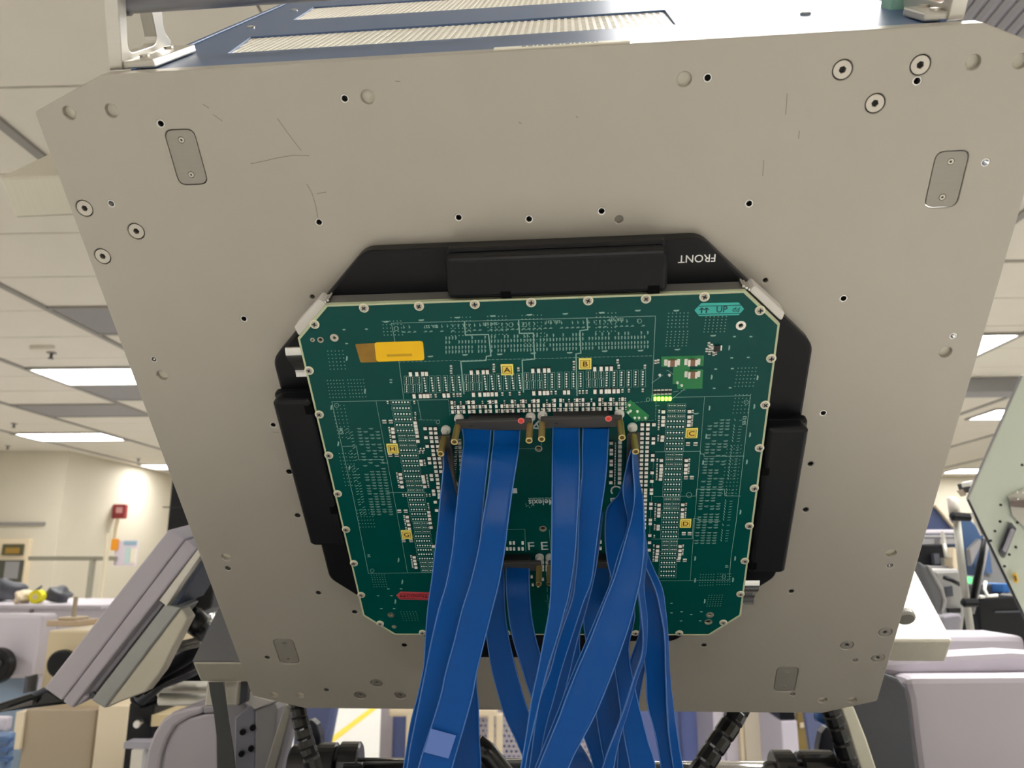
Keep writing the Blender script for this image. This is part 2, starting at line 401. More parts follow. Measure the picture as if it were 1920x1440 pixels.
wbx('corner_label', 208, 1010, 221, 1032, 7.98, 0.014, mat('notice_orange', (232, 150, 26), 0.5), t)
wbx('print', 234, 1026, 243, 1056, 7.99, 0.012, mat('notice_teal', (188, 214, 210), 0.5), t)
wbx('print', 244, 1028, 254, 1056, 7.99, 0.012, mat('notice_cream', (234, 226, 206), 0.5), t)
t = thing('tee_stand', 'dark grey T-shaped stand with a long crossbar before the cream wall', 'stand', tuple(atY(165, 1125, 7.9)))
wbx('crossbar', 52, 1043, 215, 1051, 7.9, 0.06, mat('stand_grey', (132, 128, 112), 0.5), t, bevel=0.005)
wbx('post', 163, 1051, 171, 1126, 7.9, 0.05, mat('stand_grey2', (150, 148, 134), 0.5), t, z0=0.0, bevel=0.005)
t = thing('slim_post', 'slim pale beige pole between the T-shaped stand and the tilted display', 'pole', tuple(atY(192, 1170, 7.6)))
wbx('pole', 188, 1000, 195, 1170, 7.6, 0.05, mat('pale_pole', (206, 196, 172), 0.5), t, z0=0.0, bevel=0.01)

# left bench with things on it
t = thing('work_bench', 'long lilac work bench holding clutter at far left', 'bench', tuple(atY(80, 1170, 5.6)))
wbx('worktop', -160, 1134, 190, 1142, 5.55, 1.0, M_LILAC, t, bevel=0.01)
for a in ((-150, 52), (60, 196)): wbx('side_panel', a[0], 1140, a[1], 1200, 5.6, 0.9, M_LILAC, t, z0=0.0)
ZTOP = atY(80, 1134, 5.55).z
def blob(name, label, cat, px, py, Y, rx, ry, rz_, m, seed, amp=0.25):
    c = atY(px, py, Y); c.z = ZTOP+.86*rz_; rn = random.Random(seed); bm = bmesh.new(); bmesh.ops.create_icosphere(bm, subdivisions=3, radius=1)
    ph = [rn.uniform(0, 6.28) for _ in range(6)]
    for v in bm.verts:
        k = 1+amp*(math.sin(3*v.co.x+ph[0])*math.sin(3*v.co.y+ph[1])+0.6*math.sin(6*v.co.z+ph[2]+4*v.co.x))
        v.co = Vector((v.co.x*rx*k, v.co.y*ry*k, max(-0.75, v.co.z)*rz_*k))
    me = bpy.data.meshes.new(name); bm.to_mesh(me); bm.free(); me.materials.append(m)
    for p in me.polygons: p.use_smooth = True
    o = link(name, me); o.location = c; tag(o, label, cat); return o
blob('cloth_bundle', 'dark grey cloth bundle on the bench at the left frame edge', 'bundle', 8, 1126, 6.05, .12, .12, .085, M_GREYP, 3)
blob('cloth_bundle', 'dark crumpled bundle on the bench just right of the yellow roll', 'bundle', 108, 1130, 5.85, .085, .1, .065, M_GREYP, 5)
blob('cloth_bundle', 'pale crumpled wrap on the bench just left of the yellow roll', 'bundle', 44, 1128, 5.72, .045, .08, .05, M_BEIGE_L, 9)
c = atY(69, 1131, 5.72); c.z = ZTOP+.049; t = thing('tape_roll', 'bright yellow tape roll standing on the cluttered bench', 'tape', tuple(c))
MB().tube([c+Vector((0, -.03, .0)), c+Vector((0, .03, .0))], 0.048, 20).build('roll', mat('roll_yellow', (232, 222, 30), 0.45), t, True)
MB().tube([c+Vector((0, -.033, .0)), c+Vector((0, .032, .0))], 0.018, 14).build('core', M_BEIGE_L, t, True)
c = atY(66, 1110, 6.32); o = tag(MB().tube([c+Vector((-.06, 0, ZTOP-c.z)), c+Vector((0, 0, 0)), c+Vector((.05, 0, .05))], [.012, .018, .006], 8).build('squeeze_handle', M_GREYP), 'thin grey tool tilted upright behind the yellow tape roll', 'tool')

# left machines
t = thing('lilac_machine', 'lilac machine block with a black hand wheel at the left frame edge', 'machine', tuple(atY(20, 1275, 2.9)))
wbx('body', -160, 1152, 72, 1272, 2.9, 0.10, M_LILAC, t, bevel=0.012)
wbx('base', -150, 1272, 46, 1700, 2.95, 0.05, mat('blue_grey_base', (124, 142, 164), 0.5), t, z0=0.0)
c = atY(2, 1247, 2.86); mbw = MB(); mbw.tube([c, c+Vector((0, -.05, 0))], 0.062, 24); mbw.build('hand_wheel', M_BLACK, t, True, 0.008)
for k in range(5):
    a = 2*math.pi*k/5+0.4; q = c+Vector((.034*math.cos(a), -.052, .034*math.sin(a)))
    MB().tube([q, q+Vector((0, -.004, 0))], 0.011, 10).build('wheel_hole', M_DARK, t, True)
t = thing('beige_cabinet', 'tall beige cabinet behind the tilted display at lower left', 'cabinet', tuple(atY(130, 1440, 2.4)))
wbx('body', 74, 1182, 200, 1700, 2.4, 0.9, M_BEIGE, t, z0=0.0, bevel=0.006)
wbx('front_panel', 42, 1330, 176, 1700, 2.34, 0.06, mat('cabinet_panel', (166, 150, 128), 0.55, 0, 0.03, 5), t, z0=0.0, bevel=0.004)
wbx('side_panel', 178, 1322, 236, 1700, 2.33, 0.4, M_BEIGE_L, t, z0=0.0, bevel=0.004)
wbx('trim_strip', 26, 1335, 41, 1405, 2.33, 0.05, M_BEIGE_L, t)
wbx('latch_strip', 45, 1268, 49, 1300, 2.36, 0.05, M_GREYP, t)
c = atY(122, 1243, 2.38); MB().tube([c, c+Vector((0, -.03, 0))], 0.04, 24).build('round_port', M_BLACK, t, True, 0.006)
t = thing('stand_base', 'small beige stand with a short stem on top of the beige cabinet', 'stand', tuple(atY(140, 1182, 2.6)))
zb = atY(140, 1182, 2.4).z
a = atY(140, 1140, 2.6); MB().tube([(a.x, 2.6, zb+.026), (a.x, 2.6, zb+.09)], 0.007, 10).build('stem', mat('stem_tan', (150, 138, 116), 0.5), t, True)
MB().box(a.x-.052, 2.54, zb+.0, a.x+.052, 2.66, zb+.018).build('base_plate', mat('base_tan', (170, 148, 122), 0.5), t, True, 0.003)
MB().box(a.x-.03, 2.56, zb+.018, a.x+.03, 2.64, zb+.027).build('collar', mat('base_tan2', (186, 168, 140), 0.5), t, True, 0.003)
t = thing('blue_machine', 'blue ribbed machine part in the bottom left corner', 'machine', tuple(atY(5, 1440, 2.0)))
wbx('body', -90, 1375, 13, 1700, 2.0, 0.03, mat('machine_blue', (110, 134, 170), 0.4), t, z0=0.0, bevel=0.006)
for k in range(3): wbx('rib', -90, 1385+18*k, 15, 1392+18*k, 1.99, 0.02, mat('machine_blue_d', (70, 98, 140), 0.4), t)
wbx('top_cap', -90, 1345, 10, 1372, 2.03, 0.03, M_LILAC, t, bevel=0.006)
t = thing('control_box', 'black equipment rack behind the tilted display with a round silver knob', 'rack', tuple(atY(255, 1440, 1.9)))
wbx('cabinet', 236, 1318, 284, 1700, 1.9, 0.4, M_BLACK, t, z0=0.0, bevel=0.004)
wbx('shelf', 232, 1392, 292, 1404, 1.86, 0.3, M_LILAC_D, t)
wbx('foot', 245, 1406, 266, 1700, 1.85, 0.1, M_ALU, t, z0=0.0)
c = atY(264, 1355, 1.89); MB().tube([c, c+Vector((0, -.02, 0))], 0.009, 14).build('knob', M_CHROME, t, True, 0.002)
wbx('wood_strip', 281, 1340, 322, 1362, 1.9, 0.3, mat('pale_wood', (198, 180, 142), 0.55), t)
o = tag(wbx('black_column', 303, 872, 420, 1300, 3.9, 0.5, M_BLACK, z0=0.0, bevel=0.01), 'tall black cabinet column behind the left edge of the steel plate', 'cabinet')
wbx('door_seam', 305, 950, 410, 951.5, 3.895, 0.02, M_DARK, o)

# centre background under the plate
t = thing('yellow_floor_line', 'yellow tape line running diagonally across the white floor', 'floor tape', (-1.7, 7.0, 0))
def flo(px, py, z=0.001):
    d = ray(px, py); return CAM+d*((z-1.4)/d.z)
p0, p1 = flo(610, 1397), flo(702, 1327)
dr = (p1-p0).normalized(); nn = Vector((-dr.y, dr.x, 0))*0.035
a = p0-dr*0.6; b = p1+dr*0.8
MB().hexa([a-nn, b-nn, b+nn, a+nn, a-nn+Vector((0, 0, .002)), b-nn+Vector((0, 0, .002)), b+nn+Vector((0, 0, .002)), a+nn+Vector((0, 0, .002))]).build('tape', M_YTAPE, t, True)
t = thing('blue_cabinet', 'wide periwinkle cabinet with perforated panels behind the hanging ribbon cables', 'cabinet', tuple(atY(1000, 1440, 4.2)))
wbx('side_post', 713, 1290, 736, 1800, 4.2, 0.6, M_LILAC, t, z0=0.0, z1=1.2)
wbx('body', 736, 1290, 1336, 1800, 4.22, 0.55, M_PERI, t, z0=0.0, z1=1.2)
wbx('panel_seam', 1274, 1290, 1277, 1800, 4.21, 0.03, M_PERI_D, t, z0=0.0, z1=1.2)
def perf(name, px0, px1, py0, py1, Y):
    a = atY(px0, py0, Y); b = atY(px1, py1, Y); st = 0.024
    nx = int((b.x-a.x)/st); nz = int((a.z-b.z)/st); holes = []
    for i in range(nx):
        for j in range(nz):
            cx = (i+0.5+(0.5 if j % 2 else 0))*st; cz = (j+0.5)*st
            if cx < b.x-a.x-.01: holes.append(circ(cx, cz, 0.0068, 6))
    me = holed(name, [(0, 0), (b.x-a.x, 0), (b.x-a.x, a.z-b.z), (0, a.z-b.z)], holes, -0.001, 0.001)
    me.materials.append(M_LILAC)
    o = link(name, me, t); o.matrix_parent_inverse = PM[t.name].inverted(); o.location = (a.x, Y, b.z); o.rotation_euler = (math.pi/2, 0, 0)
    return o
perf('perforated_panel', 762, 1190, 1325, 1455, 4.19)
t = thing('beige_table', 'beige table frame with round corner behind the ribbon cables', 'table', tuple(atY(840, 1440, 3.6)))
wbx('top_rail', 728, 1329, 932, 1345, 3.6, 0.5, M_BEIGE_L, t, bevel=0.012)
for px in ((760, 776), (914, 926), (929, 942)): wbx('leg', px[0], 1340, px[1], 1800, 3.6, 0.05, M_BEIGE_L, t, z0=0.0, bevel=0.006)
t = thing('lilac_column', 'lilac rounded machine side beside the white floor, left of centre bottom', 'machine', tuple(atY(595, 1440, 2.6)))
mbx = MB(); mbx.loft(*cpoly([(560, 1200), (640, 1200), (630, 1330), (622, 1372), (612, 1420), (608, 1500), (540, 1500)], 2.7, 0.06)); mbx.build('body', M_PERI_D, t, True, 0.02)
wbx('plinth', 500, 1480, 606, 1800, 2.66, 0.1, M_PERI_D, t, z0=0.0)
t = thing('cream_column', 'cream and lilac column right of the periwinkle cabinet, under the plate', 'column', tuple(atY(1400, 1440, 3.7)))
wbx('lilac_panel', 1338, 1290, 1386, 1800, 3.7, 0.4, M_LILAC, t, z0=0.0, z1=1.3)
wbx('seam', 1358, 1290, 1360, 1800, 3.69, 0.02, M_LILAC_D, t, z0=0.0, z1=1.3)
wbx('cream_panel', 1387, 1290, 1440, 1800, 3.66, 0.4, M_BEIGE_L, t, z0=0.0, z1=1.3)
wbx('grey_panel', 1396, 1290, 1436, 1800, 3.64, 0.05, mat('warm_grey', (178, 168, 152), 0.5), t, z0=0.0, z1=1.3)
for k, px in enumerate(((1438, 1446), (1450, 1458), (1460, 1468))): wbx('conduit', px[0], 1290, px[1], 1800, 3.6, 0.05, (M_ALU, M_GREYT, M_ALU_D)[k], t, z0=0.0, z1=1.3, bevel=0.01)
t = thing('white_unit', 'small white unit under a black top beside the coloured board at lower right', 'machine', tuple(atY(1480, 1440, 3.0)))
wbx('body', 1467, 1351, 1498, 1800, 3.0, 0.3, M_LILAC, t, z0=0.0, bevel=0.005)
wbx('black_top', 1462, 1331, 1490, 1349, 3.0, 0.3, M_BLACK, t)
o = tag(cp('copper_board', [(1495, 1336), (1505, 1336), (1526, 1412), (1528, 1500), (1499, 1500)], 2.85, 0.03, mat('copper_green_board', (120, 100, 44), 0.4, 0, 0.4, 6)), 'copper and green board standing between the white unit and blue panel', 'circuit board')
cp('white_square', [(1500, 1356), (1507, 1355), (1508, 1364), (1501, 1365)], 2.845, 0.01, M_BEIGE_L, o)
o = tag(cp('slanted_panel', [(1504, 1300), (1580, 1300), (1600, 1560), (1545, 1560)], 2.5, 0.03, M_PERI_D), 'slate blue slanted panel behind the black conduit at lower right', 'panel')

# ------------------------------------------------------------------ the test head
HEAD = head_thing('test_head', 'large tilted test head with a bare steel front plate and blue-grey top', 'test equipment')
WP = -0.030                                              # front face of the steel plate
SMALL = [(646,185),(1327,146),(301,232),(208,382),(598,417),(860,408),(992,411),(1128,396),(1405,382),(457,598),(288,674),(1582,560),(1788,630),(512,797),(1544,775),(542,885),(1520,870),(558,967),(1511,956),(427,1066),(1669,1061),(1484,1109),(597,1112),(665,1148),(758,1210),(1320,1210),(501,1233),(1604,1238),(612,1294),(1487,1302),(1848,305),(1720,152)]
TINY = [(586,557),(1435,526)]
BIG = [(130,212),(209,208),(689,182),(1283,149),(1825,117),(1914,115),(304,704),(1773,661),(424,1045),(1671,1038),(514,1303),(563,1304),(1542,1313),(1598,1313)]
MIDB = [(1161,412)]
CSK = [(158,391),(255,434),(192,481),(1580,131),(1726,122),(1641,194),(1660,1186),(1588,1210),(1646,1234),(706,1281),(675,1304),(750,1304)]
COVERS = [(-.2238,.2607),(.2655,.2235),(-.2635,-.2255),(.2247,-.2632)]
outl = fillet([(-.2635,-.3142),(.2655,-.3142),(.3155,-.2945),(.3155,.2945),(.2655,.3142),(-.2635,.3142),(-.3155,.2945),(-.3155,-.2945)], 0.003, 2)
holes = []
for q in SMALL: holes.append(circ(*B(*q, WP), 0.0025, 14))
for q in TINY: holes.append(circ(*B(*q, WP), 0.0017, 12))
for q in BIG: holes.append(circ(*B(*q, WP), 0.0043, 20))
for q in MIDB: holes.append(circ(*B(*q, WP), 0.0027, 16))
for q in CSK: holes.append(circ(*B(*q, WP), 0.0060, 24))
CW, CH = 0.0198, 0.0358
for q in COVERS: holes.append(rrect(q[0], q[1], CW+.0007, CH+.0007, .0055))
me = holed('front_plate', outl, holes, WP-0.012, WP, 0.0006); me.materials.append(M_PLATE)
PLATE = link('front_plate', me, HEAD)
# floors of the blind holes, threaded liners of the small ones
plug = MB().prism(circ(0, 0, 0.0046, 18), -0.0030, -0.0025).mesh('hole_floor', M_PLATE_IN)
for q in BIG:
    x, y = B(*q, WP); link('hole_floor', plug, PLATE, False, (x, y, WP-.0012))
x, y = B(*MIDB[0], WP); link('hole_floor', MB().prism(circ(0, 0, 0.003, 14), -0.004, -0.0035).mesh('hole_floor', M_COVER), PLATE, False, (x, y, WP))
lin_me = holed('thread_insert', circ(0, 0, 0.0026, 14), [circ(0, 0, 0.0020, 12)], -0.008, -0.0004); lin_me.materials.append(M_CHROME)
for q in SMALL:
    x, y = B(*q, WP); link('thread_insert', lin_me, PLATE, False, (x, y, WP))
# countersunk screws
hexa = circ(0, 0, 0.0021, 6)
scr_me = holed('countersunk_screw', circ(0, 0, 0.0054, 28), [hexa], -0.003, -0.0003, 0.0003); scr_me.materials.append(M_STEEL)
sock_me = MB().prism(circ(0, 0, 0.0022, 6), -0.0026, -0.0022).mesh('hex_socket', M_DARK)
ring_me = holed('sink', circ(0, 0, 0.0062, 24), [circ(0, 0, 0.003, 12)], -0.0026, -0.002); ring_me.materials.append(M_DARK)
for i, q in enumerate(CSK):
    x, y = B(*q, WP); s = link('countersunk_screw', scr_me, HEAD, False, (x, y, WP), RND.random()*3)
    link('hex_socket', sock_me, s); link('countersink', ring_me, s)
# rectangular covers let into the plate
cv_me = holed('cover_plate', rrect(0, 0, CW-.0003, CH-.0003, .0053), [circ(0, .0114, .0021, 12), circ(0, -.0114, .0021, 12)], -0.004, -0.0003, 0.0003); cv_me.materials.append(M_COVER)
cs_me = holed('cover_screw', circ(0, 0, .0019, 16), [circ(0, 0, .0007, 6)], -0.002, -0.0002, 0.0002); cs_me.materials.append(M_STEEL)
cd_me = MB().prism(circ(0, 0, .0021, 12), -0.0022, -0.0018).mesh('screw_recess', M_DARK)
for q in COVERS:
    c = link('cover_plate', cv_me, HEAD, False, (q[0], q[1], WP))
    for dy in (.0114, -.0114):
        link('cover_screw', cs_me, c, False, (0, dy, 0)); link('screw_recess', cd_me, c, False, (0, dy, 0))
# scratches on the plate
mb = MB()
def scratch(pts, wd=0.00022):
    l = [Vector((*B(*p, WP), WP+.00006)) for p in pts]
    for a, b in zip(l, l[1:]):
        n = Vector((-(b-a).y, (b-a).x, 0)).normalized()*wd
        mb.quad(a-n, b-n, b+n, a+n)
for s_ in ([(470,307),(495,302),(520,296),(550,291),(580,292)], [(575,345),(585,362),(592,385),(596,408)], [(520,222),(540,250),(565,283)], [(380,195),(392,203)], [(400,215),(417,227)], [(741,152),(751,153)], [(1473,215),(1476,175)], [(594,363),(612,360)], [(580,660),(585,663)], [(1497,260),(1499,245)], [(1430,330),(1432,300)], [(510,810),(523,811)], [(1655,1255),(1660,1252)], [(973,229),(978,232)], [(1080,218),(1084,221)]): scratch(s_)
mb.build('scratch_marks', mat('scratch_grey', (128, 121, 106), 0.6), PLATE, kind='stuff')

# body behind the plate
def ul(w): return -.2457+.0834*w
W0, W1 = -0.042, -0.62
mb = MB(); TOPB = .3095
mb.hexa([(ul(W1), -.27, W1), (-ul(W1), -.27, W1), (-ul(W1), TOPB, W1), (ul(W1), TOPB, W1), (ul(W0), -.27, W0), (-ul(W0), -.27, W0), (-ul(W0), TOPB, W0), (ul(W0), TOPB, W0)])
mb.build('inner_body', M_BODY, HEAD)
for s_ in (-1, 1):
    MB().hexa([(s_*ul(W1)-.002, -.27, W1), (s_*ul(W1)+.002, -.27, W1), (s_*ul(W1)+.002, TOPB, W1), (s_*ul(W1)-.002, TOPB, W1), (s_*ul(W0)-.002, -.27, W0-.001), (s_*ul(W0)+.002, -.27, W0-.001), (s_*ul(W0)+.002, TOPB, W0-.001), (s_*ul(W0)-.002, TOPB, W0-.001)]).build('side_panel', M_BLUE, HEAD)
# blue-grey top with two grille windows; built in (x, w) and turned up
TP = Matrix(((1, 0, 0, 0), (0, 0, 1, 0), (0, 1, 0, 0), (0, 0, 0, 1)))
def flat_top(name, outline, holes, y0, y1, bev=0.0):
    me = holed(name, outline, holes, y0, y1, bev); me.transform(TP); me.flip_normals(); return me
g1 = [(-.2085, -.1002), (.1015, -.1085), (.104, -.1965), (-.2235, -.190)]
g2 = [(-.222, -.298), (.104, -.298), (.107, -.42), (-.237, -.42)]
outt = [(ul(W0)+.001, W0-.001), (-ul(W0)-.001, W0-.001), (-ul(W1), W1), (ul(W1), W1)]
me = flat_top('top_panel', outt, [g1, g2], .3095, .3135, 0.0005); me.materials.append(M_BLUE)
TOP = link('top_panel', me, HEAD)
for s_ in (-1, 1):
    a, b = (s_*(ul(W0)), W0-.002), (s_*ul(W1), W1)
    MB().hexa([(a[0]-.002, .3135, a[1]), (a[0]+.002, .3135, a[1]), (b[0]+.002, .3135, b[1]), (b[0]-.002, .3135, b[1]), (a[0]-.002, .3152, a[1]), (a[0]+.002, .3152, a[1]), (b[0]+.002, .3152, b[1]), (b[0]-.002, .3152, b[1])]).build('edge_lip', M_BLUE, TOP, bevel=0.0008)
mb = MB(); mb.box(-.25, .3096, -.43, .12, .3099, -.085); mb.build('grille_backing', mat('grille_backing', (214, 206, 190), 0.5, 0.1), TOP)
for gi, (x0, x1, wa, wb) in enumerate(((-.222, .103, -.196, -.101), (-.236, .106, -.419, -.299))):
    mb = MB(); st = 0.0052; n = int((x1-x0)/st)
    for k in range(n+1):
        x = x0+k*st; mb.box(x-.0011, .3100, wa, x+.0011, .3121, wb)
    m_ = int((wb-wa)/st)
    for k in range(m_+1):
        y = wa+k*st; mb.box(x0, .3100, y-.0009, x1, .3119, y+.0009)
    mb.build('grille_mesh', M_GRILLE, TOP, kind='stuff')
for q in ((-.2464, -.2542), (-.249, -.39), (.2464, -.2542), (.19, -.12)):
    s = MB(); s.tube([(q[0], .3135, q[1]), (q[0], .3146, q[1]), (q[0], .3153, q[1])], [.0036, .0036, .0022], 14); o = s.build('panel_screw', M_CHROME, TOP, smooth=False)
# label on the top edge
LB = MB(); LB.box(-.0165, .3137, -.0405, .0655, .3152, -.0335); LBO = LB.build('edge_label', mat('label_white', (238, 234, 218), 0.5), HEAD, bevel=0.0004)
mb = MB(); x = .0005
while x < .046:
    l = RND.choice((.0012, .002, .0028)); mb.box(x, .3152, -.0388, x+l, .31525, -.0358); x += l+.0011
mb.build('label_print', M_GREYP, LBO)

# lifting handles: bracket loop in the (w, y) plane, with a foot, and the round bar between them
def bracket(sg):
    x0 = -.2655 if sg < 0 else .2605
    T = Matrix(((0, 0, 1, 0), (0, 1, 0, 0), (1, 0, 0, 0), (0, 0, 0, 1)))          # (w, y, t) -> (t, y, w)
    outer = fillet([(-.044, .3142), (-.113, .3142), (-.118, .3205), (-.105, .330), (-.094, .395), (-.040, .395)], [.003, .003, .003, .014, .01, .01], 5)
    inner = fillet([(-.0525, .3225), (-.096, .3225), (-.0855, .347), (-.0835, .372), (-.0525, .372)], [.008, .006, .01, .006, .006], 5)
    me = holed('lift_bracket', outer, [inner], -.0045, .0045, 0.0006); me.transform(T); me.transform(Matrix.Translation((x0+(.0045 if sg < 0 else -.0045), 0, 0)))
    if sg < 0:
        for v in me.vertices: v.co.x += .29*(v.co.y-.3142)
    me.materials.append(M_ALU)
    br = link('lift_bracket', me, HEAD)
    xa, xb = (x0+.004, x0+.030) if sg < 0 else (x0-.022, x0-.004); wk = -.112 if sg < 0 else -.080
    MB().box(xa, .3142, wk, xb, .3192, -.046).build('bracket_foot', M_ALU, br, bevel=.0012)
    for wq in ((-.062, -.098) if sg < 0 else (-.054, -.072)):
        xc = (xa+xb)/2; MB().tube([(xc, .3192, wq), (xc, .3207, wq)], .0032, 12).build('foot_screw', M_STEEL, br)
    return br
bl = bracket(-1); br_ = bracket(1)
MB().tube([(-.262, .3535, -.068), (.262, .3535, -.068)], .0092, 28).build('handle_bar', mat('handle_grey', (150, 152, 160), 0.36, 0.55, 0.03, 30), HEAD, smooth=True)
MB().tube([(-.258, .3535, -.068), (-.253, .3535, -.068)], .0104, 28).build('bar_collar', M_ALU_D, HEAD, smooth=True)
# stop button box beside the right handle
cx_, cy_ = B(1766, 0, -.095)
MB().box(cx_-.024, .3100, -.135, cx_-.006, cy_+.030, -.115).build('button_box', M_GREENB, HEAD, bevel=.003)
MB().tube([(cx_, cy_, -.092), (cx_, cy_, -.099), (cx_, cy_, -.101), (cx_, cy_, -.125)], [.0085, .0098, .006, .006], 24).build('stop_button', M_EGGR, HEAD, smooth=False, label='red stop button')

# mounting arms behind the plate
def arm(x0, x1, y0, y1, w0, w1, lab):
    o = MB().box(x0, y0, w1, x1, y1, w0).build('mounting_arm', mat('brushed_arm', (206, 201, 186), 0.42, 0.45, 0.05, 40, 0.08, 90, (14, 1, 1)), HEAD, bevel=.0025, label=lab); return o
arm(-.436, -.20, .1925, .2275, -.13, -.42, 'upper left brushed arm')
arm(-.4365, -.18, -.392, -.356, -.12, -.40, 'lower left brushed arm')
MB().box(-.4365, -.357, -.40, -.18, -.3545, -.121).build('arm_shade', mat('arm_shade_grey', (98, 98, 100), 0.5), HEAD, label='dark grey slab painting shade on the lower left arm')  # added slab, its dark grey paints the shade on the arm's top face
arm(.18, .4525, -.3925, -.356, -.155, -.60, 'lower right brushed arm')
x, y = B(1689, 1138, -.06); MB().tube([(x, y, -.045), (x, y, -.053)], .0085, 24).build('guide_bush', M_ALU_D, HEAD, bevel=.002)

# docking frame: black octagon ring on the plate, four raised covers
oc = lambda a, c, r: fillet([(-c, -a), (c, -a), (a, -c), (a, c), (c, a), (-c, a), (-a, c), (-a, -c)], r, 6)
me = holed('docking_frame', oc(.1955, .113, .016), [oc(.150, .10, .01)], WP, -.018, 0.0018); me.materials.append(M_BLACK)
FRAME = link('docking_frame', me, HEAD)
MB().prism(oc(.152, .10, .01), WP+.0005, WP+.002).build('frame_floor', M_DARK, FRAME)
def cover(rot):
    n = [(-.0555, .1665), (.0895, .1665), (.0895, .193), (.0865, .1955), (-.0525, .1955), (-.0555, .193)]
    mbc = MB(); mbc.prism(n, -.012, .0015)
    o = mbc.build('raised_cover', M_BLACK, FRAME, bevel=.0032, seg=3); o.rotation_euler = (0, 0, rot)
    s = MB(); s.prism([(-.0545, .168), (.0885, .168), (.0885, .1978), (-.0545, .1978)], -.0185, -.010); k = s.build('cover_base', M_BLACK, o, bevel=.002)
    MB().box(-.0200, .1660, -.006, -.0130, .1712, .00152).build('notch', mat('notch_black', (4, 4, 5), 0.8, spec=0.1), o); MB().box(.0768, .1660, -.006, .0845, .1718, .00152).build('notch', mat('notch_black', (4, 4, 5), 0.8, spec=0.1), o)
    return o
for k in range(4): cover(-k*math.pi/2)
x, y = B(1307, 484, -.018); text('front_lettering', 'FRONT', .0098, x, y, -.0179, M_WHITE_TXT, FRAME, math.pi, .006, .78, .78)

# ------------------------------------------------------------------ the load board
BOARD = head_thing('load_board', 'green octagonal circuit board screwed onto the steel test head plate', 'circuit board')
HB, CB = .1650, .1403
boct = [(-CB, -HB), (CB, -HB), (HB, -CB), (HB, CB), (CB, HB), (-CB, HB), (-HB, CB), (-HB, -CB)]
RINGS = [((627, 633), .0030, .0012), ((601, 637), .0022, .0015), ((586, 637), .0016, .0009), ((1389, 610), .0034, .0016), ((1331, 1152.5), .0034, .0016), ((1328, 1166), .0034, .0027), ((733, 1153), .0032, .0014), ((739, 1175), .0022, .0013), ((1010, 841), .0028, .0021), ((1018, 991), .0030, .0021)]
me = holed('board', boct, [circ(*B(*q), h, 14) for q, r, h in RINGS], -.0032, 0.0); me.materials.append(M_PCB); me.materials.append(M_PCB_E)
for p in me.polygons: p.material_index = 0 if abs(p.normal.z) > .5 else 1
PCB = link('board', me, BOARD)
rim = holed('board_rim', boct, [[(x*.9915, y*.9915) for x, y in boct]], -.00045, .00006); rim.materials.append(M_PCB_E)
link('board_rim', rim, BOARD, label='pale bare edge of the board')
for q, r, h in RINGS:
    x, y = B(*q); m_ = holed('hole_ring', circ(x, y, r, 20), [circ(x, y, h, 14)], 0, .00035); m_.materials.append(M_SILV if r > .003 else M_STEEL); ho = link('hole_ring', m_, BOARD); MB().prism(circ(x, y, h*1.05, 14), -.0033, -.0018).build('bore', M_DARK, ho)
MB().prism([(x*.994, y*.994) for x, y in boct], -.0175, -.0034).build('stiffener', mat('stiffener_metal', (122, 120, 117), 0.5, 0.4), BOARD, bevel=.0006)
for q in (((598, 560), (612, 570), (562, 631), (552, 612)), ((1405, 545), (1414, 533), (1471, 585), (1465, 602))):
    MB().prism(fillet([B(*p, -.004) for p in q], .0018, 3), -.016, -.003).build('corner_bracket', mat('corner_alu', (214, 210, 206), 0.5, 0.35, 0.02, 40), BOARD, bevel=.0008)
for q in ((-.1415, .1655), (.1415, .1655)):
    for k in range(3): MB().tube([(q[0]+(.0022*k-.002)*(1 if q[0] > 0 else -1), q[1]+.0008-.0012*k, -.015), (q[0]+(.0022*k-.002)*(1 if q[0] > 0 else -1), q[1]+.0008-.0012*k, -.004)], .0010, 8).build('spring_pin', M_CHROME, BOARD)
# edge clips: wavy polished tabs
def clip(x0, x1, ya, yb):
    mb = MB(); n = 16; prof = []
    for i in range(n+1):
        t = i/n; prof.append((ya+(yb-ya)*t, -.0065+.0035*math.sin(t*5.2+0.6)-.004*t*t))
    lo = [(x0, y, z-.0016) for y, z in prof]; up = [(x0, y, z) for y, z in prof]
    lo2 = [(x1, y, z-.0016) for y, z in prof]; up2 = [(x1, y, z) for y, z in prof]
    mb.loft(up+lo[::-1], up2+lo2[::-1], True)
    mb.build('edge_clip', M_CHROME, BOARD)
clip(-.1780, -.160, .1300, .1015); clip(.160, .1780, -.1030, -.1400)
# screws round the rim
s_ = .038
pos = [(i*s_, .1622) for i in range(-3, 4)]+[(-.1622, i*s_) for i in range(-3, 4)]+[(.1622, i*s_) for i in range(-3, 4)]+[(i*s_, -.1622) for i in range(-3, 4)]
pos += [B(590, 607), B(1425, 581), B(713, 1169), B(1356, 1167)]
cross = []
a_, b_ = .0016, .00045
cross = [(-b_, -a_), (b_, -a_), (b_, -b_), (a_, -b_), (a_, b_), (b_, b_), (b_, a_), (-b_, a_), (-b_, b_), (-a_, b_), (-a_, -b_), (-b_, -b_)]
bs_me = holed('board_screw', circ(0, 0, .0024, 20), [cross], .0006, .0016, .0003); bs_me.materials.append(M_STEEL)
wa_me = holed('screw_washer', circ(0, 0, .0034, 22), [circ(0, 0, .0012, 8)], 0, .0007, .0001); wa_me.materials.append(mat('washer', (232, 230, 208), 0.4, 0.25))
cr_me = MB().prism(circ(0, 0, .0018, 10), .0006, .0008).mesh('cross_recess', M_DARK)
for x, y in pos:
    o = link('board_screw', bs_me, BOARD, False, (x*1.0, y*.9985, 0), RND.random()*1.5); link('screw_washer', wa_me, o); link('cross_recess', cr_me, o)

